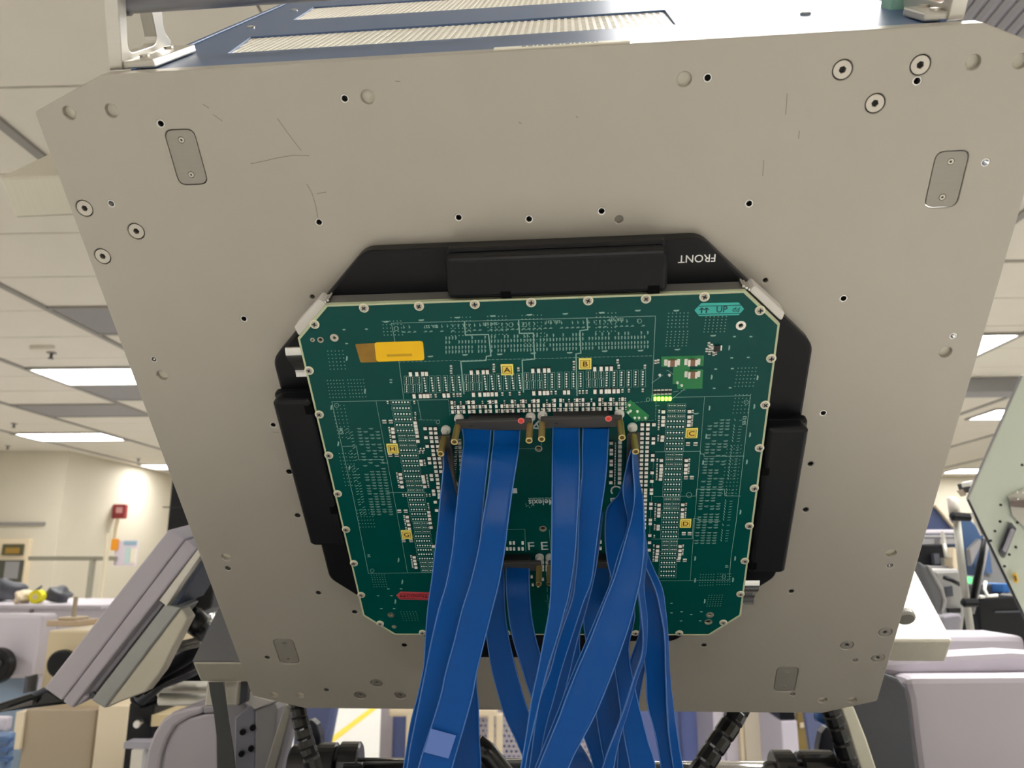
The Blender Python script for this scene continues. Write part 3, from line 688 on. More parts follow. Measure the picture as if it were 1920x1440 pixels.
# -------- printed marks (flat print a hair above the board)
SILK = MB()
def silk_line(pts, wd=.00016, z=.00008, mbx=None):
    l = [Vector((*B(*p), z)) for p in pts]
    for a, b in zip(l, l[1:]):
        d = (b-a).normalized(); n = Vector((-d.y, d.x, 0))*wd
        (mbx or SILK).quad(a-n-d*wd, b-n+d*wd, b+n+d*wd, a+n-d*wd)
def dashed(p, q, n, wd=.00012):
    for i in range(n):
        a = i/n; b = (i+.65)/n
        silk_line([(p[0]+(q[0]-p[0])*a, p[1]+(q[1]-p[1])*a), (p[0]+(q[0]-p[0])*b, p[1]+(q[1]-p[1])*b)], wd)
def rectpx(x0, y0, x1, y1, wd=.0001): silk_line([(x0, y0), (x1, y0), (x1, y1), (x0, y1), (x0, y0)], wd)
T_ = .00038
silk_line([(748, 678), (734, 606), (1229, 592.5), (1222, 752)]); dashed((747, 678.5), (1225, 667), 60); silk_line([(748, 678), (757, 748)])
silk_line([(871, 603), (872.5, 628), (916, 627), (920.5, 667), (912, 668), (911, 676), (864, 677.5), (870, 738)], T_)
silk_line([(972.5, 601), (974, 625), (1000, 624.5), (1002.5, 673), (979, 675.5), (981.5, 735)], T_)
silk_line([(1100.5, 597), (1102, 618), (1087.5, 620), (1089, 662), (1080, 663.5), (1082, 742)], T_)
silk_line([(840, 749), (622, 753), (663, 935), (691, 1075), (812, 1073.5)]); silk_line([(705, 752), (743, 955), (764, 1073)], .00012)
silk_line([(642, 837), (668, 836), (673, 862), (717, 861.5), (718.5, 868), (727, 868)]); silk_line([(727, 868), (721, 840)], .0002)
silk_line([(726, 923.5), (798, 923)], .0002); dashed((841, 750), (844, 780), 5); dashed((785, 787), (827, 787.5), 6); silk_line([(783, 750), (790, 787)])
silk_line([(1262, 745), (1407, 741.5), (1380, 980), (1371, 1040), (1367, 1088), (1236, 1089)]); silk_line([(1321, 744), (1302, 980), (1294, 1088)], .00012)
silk_line([(1229, 847), (1313, 846), (1313.5, 851), (1320, 851), (1320, 855.5), (1395, 855)], .0002); silk_line([(1226, 931), (1305, 930), (1306, 917), (1358, 917), (1359, 929.5), (1388, 930)], .00016)
silk_line([(1222, 1010.5), (1298, 1010), (1300, 972), (1310, 972), (1311, 977), (1350, 977)], .00016)
dashed((1222, 742), (1290, 730), 5); silk_line([(1222, 718), (1243, 703)]); silk_line([(1250, 695), (1252, 694), (1290, 724), (1256, 751)]); dashed((1171, 757), (1215, 752), 6)
dashed((1230, 753), (1229, 790), 6); dashed((1196, 789), (1228, 788), 5); silk_line([(1229, 760), (1236, 760)]); silk_line([(1226, 852), (1218, 1000)], .0001)
silk_line([(1015, 822), (1015, 841), (962, 841)], .0001); silk_line([(932, 993), (984, 992), (986, 1034)], .00012); silk_line([(1030, 993), (1033, 1036)], .0001)
dashed((1024, 1070), (1031, 1190), 8); silk_line([(1022, 1127), (1034, 1127)])
# component outlines and pin rows
PINS = MB()
def pin(px, py, r=.00072, h=.0008):
    x, y = B(px, py); n = 6
    lo = [(x+r*math.cos(6.283*k/n), y+r*math.sin(6.283*k/n), 0.0) for k in range(n)]
    up = [(x+r*.55*math.cos(6.283*k/n), y+r*.55*math.sin(6.283*k/n), h) for k in range(n)]
    PINS.loft(lo, up)
def ytop(x): return 709-(x-800)*.0292
def six_v(x):
    y = ytop(x)
    for k in range(6): pin(x+.55*k*(1 if x < 1000 else -.25 if x > 1100 else .1)-1, y+4.7*k)
    rectpx(x-4.6, y-4, x+4.2, y+28)
def four_v(x):
    y = ytop(x)
    for j in (0, 15.5):
        for k in range(4): pin(x+.05*j, y-2+j+3.3*k, .00045)
        rectpx(x-4.2+.05*j, y-5+j, x+4.2+.05*j, y+11+j)
for x0, l6 in ((762, (796.5, 810, 822.5, 835.5, 848.5, 861.5)), (874, (909.5, 922.5, 935.5, 948.5, 961, 974)), (987.5, (1023, 1036, 1049.5, 1063, 1076, 1089.5)), (1103, (1139, 1153, 1166.5, 1180, 1193, 1206.5))):
    for k in range(3): four_v(x0+12*k)
    for x in l6: six_v(x)
def six_h(xa, xb, y):
    for k in range(6): pin(xa+(xb-xa)*k/5, y)
    rectpx(xa-4, y-4, xb+4, y+4)
def four_h(xa, y, d=1):
    for j in (0, 18*d):
        for k in range(4): pin(xa+j+3.5*k*d, y, .00045)
        rectpx(xa+j-2.5, y-3.2, xa+j+3*3.5*d+2.5, y+3.2)
def xr(y): return 1252.5-(y-790)*.0455           # right columns
def wr(y): return 28.5-(y-790)*.016
for y in (789.5, 800, 811, 821.5, 831.5, 841.5, 879, 889, 899, 908, 917.5, 927.5, 961, 970, 979, 988.5, 997, 1005.5, 1037.5, 1046, 1054.5, 1063, 1071, 1079): six_h(xr(y), xr(y)+wr(y), y)
for y in (760, 770, 780, 852, 861, 870, 935.5, 944.5, 952.5, 1014.5, 1022, 1030): four_h(xr(y)+1, y, 1-(y-760)*.0005)
def xl(y): return 737+(y-754)*.1715
for y in (754, 765, 776, 786, 796.5, 807, 844, 854, 864, 873, 883, 893, 928, 937, 946, 955, 963.5, 973, 1005, 1014, 1022.5, 1031, 1039, 1047): six_h(xl(y), xl(y)+28-(y-754)*.016, y)
for y in (816.5, 825.5, 834.5, 901.5, 910, 918.5, 980.5, 988.5, 996.5, 1054, 1061.5, 1069): four_h(xl(y)+1, y, 1-(y-754)*.0005)
for q in ((1237, 703), (1255, 703), (1270, 717), (1278, 722), (1180, 759), (1195, 771), (1210, 783), (1178, 773), (1190, 783), (1198, 783), (1182, 770)): pin(*q, .0011, .0016)
for q in ((1277, 631), (1328, 570+0), ): pass
for q in ((965, 918),): pass
PINS.build('solder_pins', M_PIN, BOARD, kind='stuff')
# via pads in square fields
VIA = MB()
def field(cx, cy, wd, hg, nx, ny, sk=0.0):
    for i in range(nx):
        for j in range(ny):
            px = cx+wd*(i/(nx-1)-.5)+sk*(j/(ny-1)-.5); py = cy+hg*(j/(ny-1)-.5)-(px-cx)*.02
            x, y = B(px, py); VIA.poly([(a, b, .00007) for a, b in circ(x, y, .00046, 6)])
for f in ((736, 615, 34, 26, 6, 5, 3), (631, 675, 28, 34, 5, 6, 5), (631, 729, 29, 32, 6, 6, 5), (669, 728, 29, 32, 6, 6, 5), (864, 612, 36, 34, 6, 6, 1), (932, 610, 34, 34, 6, 6, 1), (997, 608, 36, 34, 6, 6, 0), (1003, 637, 36, 24, 6, 5, 0), (1136, 604, 36, 34, 6, 6, -1), (1271, 600, 36, 26, 6, 5, -2), (1269, 635, 38, 27, 6, 6, -3), (1341, 608, 38, 28, 6, 6, -4), (1398, 707, 34, 34, 6, 6, -6), (1391, 757, 28, 34, 5, 6, -5), (1372, 880, 26, 90, 5, 14, -10), (1325, 1087, 25, 20, 6, 5, -2), (1357, 1086, 24, 20, 6, 5, -2), (1340, 1126, 25, 20, 6, 6, -4), (711, 1089, 24, 22, 6, 6, 5), (768, 1155, 28, 16, 6, 5, 5), (686, 972, 27, 32, 6, 6, 6), (640, 790, 22, 60, 4, 10, 12), (654, 880, 24, 60, 5, 10, 12)): field(*f)
VIA.build('via_pads', M_VIA, BOARD, kind='stuff')
# unreadable reference marks: short strokes
def stroke(px, py, dx, dy, wd=.00013):
    silk_line([(px-dx/2, py-dy/2), (px+dx/2, py+dy/2)], wd)
for row, (y0, p) in enumerate(((621, .8), (611, .8), (634, .45), (642, .9), (652, .95), (660, .95))):
    x = 757 if row < 2 else 836
    while x < 1216:
        if RND.random() < p and not (row >= 2 and 915 < x < 921):
            yy = y0-(x-836)*.027
            if row == 0: stroke(x, yy, 5.5, -.6, .0002); stroke(x+.5, yy-1.6, 3.4, .3)
            elif row == 1: stroke(x, yy, .5, 5, .0002); stroke(x+1.2, yy+1, 1.6, -2)
            else: stroke(x, yy, .4, 5.4, .0002); stroke(x+1.4, yy-.6, .3, 3.6); stroke(x+.6, yy+RND.choice((-2, 0, 2)), 2, 0)
        x += 10.2 if row < 2 else 6.1
for i in range(31):                                     # left block
    y = 803+6.1*i*(1-.004*i)
    for k in range(4):
        if RND.random() < (.62 if i < 14 else .85):
            x = 673+(y-803)*.165+11.2*k; stroke(x, y, 7.5, -.5, .00018); stroke(x+.8, y+1.5, 5, -.3)
    for k in range(2):
        if RND.random() < .7: stroke(651+(y-803)*.165+7*k, y+1, 4, -1.5, .0002)
for i in range(45):                                     # right block
    y = 787+5.7*i*(1-.0018*i)
    for k in range(4):
        if RND.random() < .72:
            x = 1332-(y-787)*.115+11*k; stroke(x, y, 7.5, -.6, .0002); stroke(x+.6, y+1.5, 5, -.3)
    if RND.random() < .8: stroke(1378-(y-787)*.115, y, 1.5, 3.4, .0002); stroke(1389-(y-787)*.12, y+1, 5, -.5, .00016)
for q in ((724, 603), (790, 600), (858, 595), (924, 592), (993, 590), (1060, 588), (1128, 586), (1196, 582), (807, 668), (872, 665), (937, 664), (1000, 662), (1068, 661), (1134, 658), (1201, 657), (1268, 582), (1270, 655), (1337, 629), (1305, 775)): stroke(q[0], q[1], 8, -.5, .0004); stroke(q[0], q[1]+1.6, 6, -.2)
for q in ((650, 672), (684, 733), (621, 764), (634, 832), (655, 877), (612, 950), (1367, 652), (1334, 707), (1420, 708), (1414, 762), (1406, 815), (1400, 866), (1388, 960), (1330, 765), (1324, 818), (1318, 867), (1303, 1047), (1378, 1047), (1321, 1127), (1303, 1088), (1374, 1087), (754, 1091), (741, 1128), (747, 1050)): stroke(q[0], q[1], -.8, 7, .0004); stroke(q[0]+1.6, q[1], -.6, 5)
for q in ((733, 712), (733, 717), (645, 618), (687, 617), (650, 644), (1377, 631), (1408, 631), (1372, 671), (1403, 670), (1342, 692), (1373, 691), (1339, 728), (1369, 727), (1259, 1131), (1259, 1149), (1278, 1147), (1277, 1164), (1315, 1147), (1313, 1164), (715, 1141), (739, 1141), (709, 1117), (734, 1117), (728, 1104), (752, 1104), (1296, 1152)): VIA2 = stroke(q[0], q[1], 2.4, 0, .0005)
for q in ((1189, 745, 3), (1214, 749, 3), (838, 787, 3), (754, 914, 2)): pass
def ring_px(cx, cy, r):
    silk_line([(cx+r*math.cos(6.283*k/12), cy+r*math.sin(6.283*k/12)) for k in range(13)], .00016)
for q in ((958, 609, 4), (984, 609, 4), (743, 616, 4), (1199, 602, 4), (631, 760, 4), (1399, 754, 4), (1215, 749, 3.4), (821, 791, 3.4), (698, 1070, 3.4), (1357, 1081, 3.4), (1292, 928, 5)): ring_px(*q)
silk_line([(1164, 850), (1165, 900)], .00008)
SILK.build('silkscreen_print', M_SILK, BOARD, kind='stuff')
def btext(s, px, py, size, rz=0.0, bold=0.0, sx=1.0, sy=1.0, m=M_SILK, z=.0001):
    x, y = B(px, py); return text('printed_text', s, size, x, y, z, m, BOARD, rz, bold, sx, sy)
M_SILKB = mat('silkscreen_bright', (196, 206, 204), 0.6)
btext('F E', 1008, 1024.5, .0125, 0.02, 0, 1.15, 1.0, M_SILKB)
btext('A', 1007, 799, .0135, 1.95, .004, 1, .8, M_SILKB); btext('D', 1154, 940, .0125, -math.pi/2+.1, .004, 1, 1, M_SILKB); btext('C', 1154, 918, .0125, -math.pi/2, .004, 1, 1, M_SILKB)
btext('Melexis', 1016, 941, .0066, math.pi+.02, .012, 1.05, 1.2, M_SILKB); btext('INSPIRED ENGINEERING', 1015, 934, .0019, math.pi+.02, .004, 1.0, 1.0)
for q in ((986, 945), (990, 948), (993, 944.5), (993, 951), (997, 948.5), (999, 945), (1001, 947.5), (987, 949)):
    x, y = B(*q); VX = MB().prism(circ(x, y, .0004, 6), .00005, .0001); VX.build('logo_dot', M_SILKB, BOARD)
btext('S26, S27', 808, 612, .0030, math.pi, .01); btext('S24, S25', 919, 607, .0030, math.pi, .01); btext('S30, S31', 1037, 603, .0030, math.pi, .01); btext('S28, S29', 1155, 599, .0030, math.pi, .01)
btext('S36', 640, 808, .0042, math.pi/2, .008); btext('S0-S3', 1396, 788, .0036, math.pi/2, .008); btext('S4', 692, 1042, .0036, math.pi/2); btext('S9', 1363, 1062, .0036, math.pi/2)
x, y = B(965, 920); MB().box(x-.0019, y-.0025, 0, x+.0019, y+.0025, .0001).build('white_print_block', M_SILKB, BOARD)

# -------- stickers
def tagsq(s, px, py, size=.0088):
    x, y = B(px, py); o = link('letter_tag', MB().box(-size/2, -size/2, 0, size/2, size/2, .0013).mesh('letter_tag', M_YEL), BOARD, False, (x, y, 0), -.01, label='yellow letter tag %s' % s)
    bv = o.modifiers.new('b', 'BEVEL'); bv.width = .0004; bv.segments = 2
    h = size*.34; t = size*.035
    fr = holed('tag_border', [(-h-t, -h-t), (h+t, -h-t), (h+t, h+t), (-h-t, h+t)], [[(-h, -h), (h, -h), (h, h), (-h, h)]], .0013, .00138); fr.materials.append(M_INK); link('tag_border', fr, o)
    MB().box(-h, -h, .00125, h, h, .00134).build('tag_face', M_YEL2, o)
    text('tag_letter', s, size*.72, 0, -.0001, .00137, M_INK, o, 0, .012, 1.05, .9)
for s, q in (('A', (951, 692)), ('B', (1097, 681)), ('C', (1296.5, 811)), ('D', (1285, 980)), ('G', (763, 1001)), ('H', (736.5, 840))): tagsq(s, *q)
def stk(name, pts, m, z0, z1, parent=BOARD, r=0.0006, label=None):
    l = [B(*p) for p in pts]; l = fillet(l, r, 3) if r else l
    return MB().prism(l, z0, z1).build(name, m, parent, label=label)
lab = stk('amber_label', [(702, 642), (793, 639), (796, 675), (706, 678)], M_AMBER, 0, .0003, r=.002, label='amber asset label with faded left end')
stk('label_end', [(666, 645), (704, 643), (708, 678.5), (676, 679.5)], M_BROWN, 0, .00028, lab, .001)
stk('label_print', [(725, 664), (772, 662.5), (773, 667), (726, 668.5)], mat('label_ghost', (208, 158, 16), 0.5), .0003, .00034, lab, 0)
up = stk('up_label', [(1302, 581.5), (1311.5, 571.5), (1315, 568), (1385, 567), (1395, 579), (1385, 590.5), (1311, 592.5)], M_TEAL, 0, .0003, r=.0006, label='teal UP arrow label')
stk('label_line', [(1310, 573.2), (1390, 571), (1391, 572.4), (1309, 574.6)], M_TEAL_D, .0003, .00034, up, 0)
stk('label_line', [(1309, 588.2), (1389, 586.6), (1388, 588), (1310, 589.6)], M_TEAL_D, .0003, .00034, up, 0)
def ptxt(parent, s, px, py, size, rz, m, bold=.012, sx=1, sy=1):
    x, y = B(px, py); text('label_text', s, size, x, y, .0004, m, parent, rz, bold, sx, sy)
ptxt(up, 'UP', 1353, 580, .0056, .01, M_TEAL_D, .014, 1.1, 1.15); ptxt(up, 'dd', 1380, 580, .0048, -.15, M_TEAL_D, .004, 1.0, 1.1)
def arrow(px, py, s, m, parent, ang=0.0):
    x, y = B(px, py); pts = [(-.12, -.5), (.12, -.5), (.12, .12), (.42, -.05), (.42, .12), (0, .5), (-.42, .12), (-.42, -.05), (-.12, .12)]
    c, sn = math.cos(ang), math.sin(ang)
    MB().prism([(x+s*(a*c-b*sn), y+s*(a*sn+b*c)) for a, b in pts], .0003, .00042).build('label_arrow', m, parent)
arrow(1315.5, 581, .0042, M_TEAL_D, up); arrow(1324.5, 581, .0042, M_TEAL_D, up)
dw = stk('down_label', [(743, 1116), (751, 1109), (852, 1112), (862, 1119), (852, 1126), (750, 1123.5)], M_RED, 0, .0003, r=.0006, label='red DOWN arrow label')
stk('label_line', [(750, 1112.4), (852, 1114.8), (852, 1115.8), (750, 1113.4)], M_RED_D, .0003, .00034, dw, 0)
stk('label_line', [(750, 1121), (852, 1123.6), (852, 1124.6), (750, 1122)], M_RED_D, .0003, .00034, dw, 0)
ptxt(dw, 'DOWN', 779, 1117.5, .0042, -.02, M_RED_D, .014, 1.1, 1.1)
for px in (752, 758.5, 799, 806): arrow(px, 1117+(px-750)*.022, .0036, M_RED_D, dw, math.pi)

# -------- bare green areas, power parts, lamps
def area(pts): return MB().prism([B(*p) for p in pts], 0, .00012).build('copper_area', M_GREEN, BOARD)
area([(1240, 668.5), (1320, 666.5), (1319, 686), (1293.5, 686.7), (1293.5, 692.5), (1318.5, 692.5), (1316.7, 728.5), (1270, 729.3), (1270, 720), (1261, 720), (1262.5, 687.6), (1240, 687.6)])
area([(1182, 750), (1217.5, 779), (1214, 787.5), (1199, 788), (1192.5, 791), (1171, 771.5), (1176.5, 766), (1171, 758)])
def tancap(px, py):
    x, y = B(px, py); o = link('power_capacitor', MB().box(-.0024, -.0024, 0, .0024, .0024, .0022).mesh('power_capacitor', M_TAN), BOARD, False, (x, y, 0), label='tan power capacitor')
    for sg in (-1, 1): MB().box(sg*.0024-.0009, -.0027, 0, sg*.0024+.0009, .0027, .0024).build('end_cap', M_SILV, o, bevel=.0003); MB().box(sg*.0042-.0012, -.0024, 0, sg*.0042+.0012, .0024, .0004).build('solder_pad', M_SILV, o)
for q in ((1260, 679), (1298, 678), (1298, 701)): tancap(*q)
led_me = MB().box(-.00095, -.0015, .0003, .00095, .0015, .0016).mesh('indicator_led', M_LED)
rs_me = MB().box(-.001, -.0017, 0, .001, .0017, .0008).mesh('led_resistor', M_CHIP); re_me = MB().box(-.0011, -.0022, 0, .0011, -.0012, .00085).box(-.0011, .0012, 0, .0011, .0022, .00085).mesh('resistor_end', M_SILV)
for k in range(5):
    x, y = B(1228+7*k, 746.5); o = link('indicator_led', led_me, BOARD, False, (x, y, 0)); b = o.modifiers.new('b', 'BEVEL'); b.width = .0004; b.segments = 2
    x, y = B(1228+7*k, 734.5-.2*k); o = link('led_resistor', rs_me, BOARD, False, (x, y, 0)); link('resistor_end', re_me, o)
x, y = B(1344, 652); o = link('chip', MB().box(-.0022, -.0023, 0, .0022, .0023, .0017).mesh('chip', M_CHIP), BOARD, False, (x, y, 0), label='small black chip'); MB().box(-.0038, -.002, 0, -.0022, .002, .0006).box(.0022, -.002, 0, .0034, .002, .0006).build('chip_leads', M_SILV, o)

# -------- white components: one object each
CAP = []
def slope(x, y0, k): return y0-(x-850)*k
for x in (770, 782, 793, 800, 884, 896, 906.5, 914, 999, 1010, 1021, 1029, 1115, 1127, 1137.5, 1146): CAP.append((x, slope(x, 698.2, .0285), 0))
for x in (777, 788.5, 796, 802.5, 833, 841, 888, 900, 909, 915.5, 923, 931, 1001, 1012.5, 1020.5, 1027, 1058.5, 1066, 1115.5, 1127, 1136.5, 1142.5, 1151, 1159): CAP.append((x, slope(x, 739.8, .0255), 0))
three = {847.5, 879, 888, 919, 930, 960.5, 981, 1001.5, 1009.5, 1040, 1051, 1082, 1093, 1124.5, 1145, 1167}
ROWX = [847.5, 858.5, 869, 879, 888, 899.5, 910, 919, 930, 940.5, 950.5, 960.5, 971, 981, 992, 1001.5, 1009.5, 1020, 1030.5, 1040, 1051, 1061.5, 1072, 1082, 1093, 1103.5, 1113.5, 1124.5, 1135, 1145, 1156, 1167]
for x in ROWX:
    for r in ((0, 1, 2) if x in three else (1, 2)): CAP.append((x+.7*r*(1 if x < 1000 else 0), slope(x, (753.5, 762.2, 771)[r], .021), 1))
YS = [795, 803, 812, 820.5, 828.5, 837, 845, 853, 861, 869, 877, 885, 892.5, 901, 908, 917, 922.5, 928.5]
for y in YS: CAP.append((1204-(y-795)*.022, y, 2)); CAP.append((1214.7-(y-795)*.036, y, 2))
for y in (936, 943.5, 951, 958.5, 966, 973, 981, 988): CAP.append((1210-(y-936)*.04, y, 2))
for y in (795, 821, 829, 852.5, 861, 885, 901, 917, 923.5, 943.5, 951.5, 973.5, 980.5, 1002.5, 1016, 1030): CAP.append((1225.8-(y-795)*.037, y, 2))
for q in ((1243.5, 771), (1243.5, 781.5), (1243, 788.5), (1242.7, 795.5), (1241.8, 818), (1241.3, 824), (1239.7, 862), (1239.5, 871.5), (1239.3, 878.5), (1239, 884.5), (1238.6, 890.5), (1238, 897), (1235.5, 945.5), (1235.3, 953.5), (1235, 960), (1234.7, 966), (1234, 985), (1233.7, 990.5), (1233, 1023), (1232.5, 1031), (1232, 1037), (1231, 1043), (1230.5, 1049), (1292.5, 770.5), (1292, 780.5), (1291.5, 789), (1291, 796), (1286.5, 862), (1286, 871), (1285.5, 878.5), (1285, 885), (1280, 945), (1279.5, 954), (1279, 962), (1278.7, 967.5), (1275, 1023), (1274.7, 1031), (1274.2, 1038), (1273.5, 1044)): CAP.append((*q, 2))
for x, ys in ((797.5, (802.5,)), (807.5, (802.5, 810.5)), (816.5, (802.5, 810.5, 819, 826.5))):
    for y in ys: CAP.append((x+(y-802)*.12, y, 2))
for q in ((799, 819), (809, 819), (810, 826.5), (801.5, 835.5), (811.5, 835.5), (821, 835.5), (812.5, 843.5), (822, 843.5), (813.3, 851), (805, 858.5), (815, 858.5), (824, 858.5), (806, 866.5), (816, 866.5), (825.5, 866.5), (816.7, 874), (826.5, 874), (818, 882.5), (827, 882.5), (809, 890), (819.5, 890), (810, 897.5), (820.5, 897.5), (821.5, 905), (821.7, 912.5), (813, 919), (823, 919), (814, 925.5), (824, 925.5), (824, 931), (816.5, 940), (819, 955.5), (737, 803), (737.5, 809.5), (738.5, 817.5), (740, 826.5), (779, 791.5), (780, 797.5), (781, 803.5), (782, 809.5), (783, 816.5), (784, 826), (790, 863), (790.7, 869.5), (751, 888), (752, 895), (753, 902.5), (754.5, 911.5), (793.5, 892), (794.5, 897.5), (795.5, 902.5), (797, 911), (764, 968), (765, 975.5), (767, 982.5), (768, 990), (804.5, 959), (805.2, 965.5), (806, 972), (807, 979), (808.5, 987.5), (777, 1043.5), (778, 1050), (779.3, 1056), (780.3, 1062.5), (813, 1023)): CAP.append((*q, 2))
for q in ((1146, 829.5), (1146.3, 842.5), (1146.2, 849.5), (1146, 863), (1146, 870), (1145.7, 883), (1145.5, 890.5), (1145.3, 903.5)): CAP.append((*q, 2))
for k in range(10): CAP.append((1162.5-.12*k, 828+8.4*k, 2))
n0 = len(CAP)
bodies = []
for w_, h_, t_ in ((.0021, .0031, .0015), (.0018, .0026, .0014), (.0025, .0022, .0014)):
    mbq = MB(); mbq.box(-w_/2, -h_/2, 0, w_/2, h_/2, t_); mbq.mi = 1; mbq.box(-w_/2-.0002, -h_/2-.0006, 0, w_/2+.0002, h_/2+.0006, t_*.45)
    bodies.append(mbq.mesh('ceramic_block', [M_CER, M_CHIP]))
for i, (px, py, k) in enumerate(CAP[:300]):
    x, y = B(px, py); link('ceramic_block', bodies[k], BOARD, False, (x, y, 0))
# still smaller parts, joined
SM = MB(); SMG = MB(); SMD = MB()
for (px, py, k) in CAP[300:]:
    x, y = B(px, py); SM.box(x-.0013, y-.0013, 0, x+.0013, y+.0013, .0014)
def chiplet(px, py, wd=.0011, hg=.0014, dark=False):
    x, y = B(px, py); (SMD if dark else SMG).box(x-wd/2, y-hg/2, 0, x+wd/2, y+hg/2, .0007)
    SM.box(x-wd/2, y+hg/2, 0, x+wd/2, y+hg/2+.0006, .0008); SM.box(x-wd/2, y-hg/2-.0005, 0, x+wd/2, y-hg/2, .0007)
for x in ROWX:
    for r in range(3):
        if RND.random() < .75: chiplet(x+5.4+.5*r, slope(x, (755, 763, 771.5)[r], .021), .0010, .0012, RND.random() < .5)
for x in (851, 858, 863.5, 942, 956, 974, 1034, 1042, 1087, 1093, 1100, 1167, 1179, 1205, 808, 817): chiplet(x, slope(x, 740.5, .026), .0014, .0014)
for x, y in ((846, 688), (846, 697), (926, 685), (926, 694), (1076, 680), (1076, 690), (1158, 677), (1160, 687), (1209, 687), (972, 692), (1229, 678), (1234, 677), (1329, 645), (1331, 652), (1334, 648), (1336, 656), (1330, 661), (1338, 663), (1325, 656), (1342, 661)): chiplet(x, y, .0016, .0016)
for y in (771, 781.5, 790, 797, 803, 818, 824, 862, 871.5, 879, 885, 891, 897, 945.5, 953.5, 960, 966, 973, 985, 991, 1005, 1023, 1031, 1037, 1044, 1050): chiplet(1236-(y-771)*.04, y, .0011, .0012)
for y in (771, 781, 789, 796, 862, 871, 878.5, 885, 945, 954, 962, 968, 1023, 1031, 1038): chiplet(1299-(y-771)*.072, y, .0011, .0012)
for y in (1307, ): pass
for x, y in ((1289, 832), (1303, 832), (1285, 895), (1296, 895), (1281, 1000), (1292, 1000), (1271, 1050), (1283, 1050), (720, 790), (732, 790), (731, 853), (743, 853), (748, 958), (760, 958), (756, 1013), (770, 1013)):
    chiplet(x, y, .0022, .0016); chiplet(x+3, y, .0012, .0016)
for y, x in ((803, 730), (809, 731), (817.5, 732), (826, 733), (888, 744.5), (895, 745.5), (902, 747), (911, 748.5), (968, 758), (975, 759), (982, 760.5), (990, 761.5), (1043, 771), (1050, 772), (1056, 773), (1062, 774), (864, 796), (870, 797), (892, 800.5), (898, 801.5), (904, 802.5), (911, 803.5), (784, 779), (775, 779), (754, 777), (754, 727), (847, 787), (847, 793), (842, 789), (842, 795), (928, 756), (928, 761), (928, 800), (928, 806), (945, 803), (952, 804)): chiplet(x, y, .0011, .0012)
for k in range(16): chiplet(1154-.1*k, 832+5*k, .0009, .0009, True)
for k in range(8): chiplet(862+.4*k, 826+8*k, .0024, .0020)
for k in range(10): chiplet(856-.5*k, 834+8*k, .0020, .0016, True)
for q in ((957, 1017), (963.5, 1017), (980, 1017), (951, 1028), (957.5, 1028), (964, 1028), (973, 1028), (980, 1028), (1126, 1015), (1119, 1027), (1126, 1027), (1018, 1053), (1025, 1053), (1018, 1061), (1025, 1061), (1018, 1067), (1025, 1067), (997, 1080), (999, 1095), (1009, 1097), (1018, 1085)):
    x, y = B(*q); SM.box(x-.0009, y-.0014, 0, x+.0009, y+.0014, .0013)
SM.build('small_white_parts', M_CER, BOARD, kind='stuff'); SMG.build('small_grey_parts', M_GREYC, BOARD, kind='stuff'); SMD.build('small_dark_parts', M_CHIP, BOARD, kind='stuff')

# ------------------------------------------------------------------ ribbon cables plugged into the board
def cat(P, t):
    n = len(P)-1; i = min(int(t*n), n-1); u = t*n-i
    p0, p1, p2, p3 = P[max(i-1, 0)], P[i], P[i+1], P[min(i+2, n)]
    return [0.5*((2*b)+(-a+c)*u+(2*a-5*b+4*c-d)*u*u+(-a+3*b-3*c+d)*u**3) for a, b, c, d in zip(p0, p1, p2, p3)]
def ribbon(parent, rows, name='ribbon', th=.00095, n=44, label=None):
    """rows: y, left x, right x, distance of the left edge, distance of the right edge"""
    rows = [list(r)+([r[3]] if len(r) == 4 else []) for r in rows]
    NC = 8; bm = bmesh.new(); uvl = bm.loops.layers.uv.new('UVMap'); grid = []
    L = []; R = []
    for i in range(n+1):
        y, xa, xb, za, zb = cat(rows, i/n); L.append(pt(xa, y, za)); R.append(pt(xb, y, zb))
    for i in range(n+1):
        grid.append([bm.verts.new(L[i].lerp(R[i], k/NC)) for k in range(NC+1)])
    fr = []
    for i in range(n):
        for k in range(NC):
            f = bm.faces.new([grid[i][k], grid[i][k+1], grid[i+1][k+1], grid[i+1][k]]); f.smooth = True
            for lp, (u, v) in zip(f.loops, ((k, i), (k+1, i), (k+1, i+1), (k, i+1))): lp[uvl].uv = (u/NC, v/n*10)
            fr.append(f)
    me = bpy.data.meshes.new(name); bm.to_mesh(me); bm.free(); me.materials.append(M_RIB); me.materials.append(M_RIBE)
    o = link(name, me, parent, True, label=label)
    sm = o.modifiers.new('thick', 'SOLIDIFY'); sm.thickness = th; sm.offset = 0
    e = MB(); e.tube(L, .00062, 6); e2 = e.tube(R, .00062, 6)
    eo = link('edge_wire', e.mesh('edge_wire', M_RIBE, True), o)
    return o
scr = None
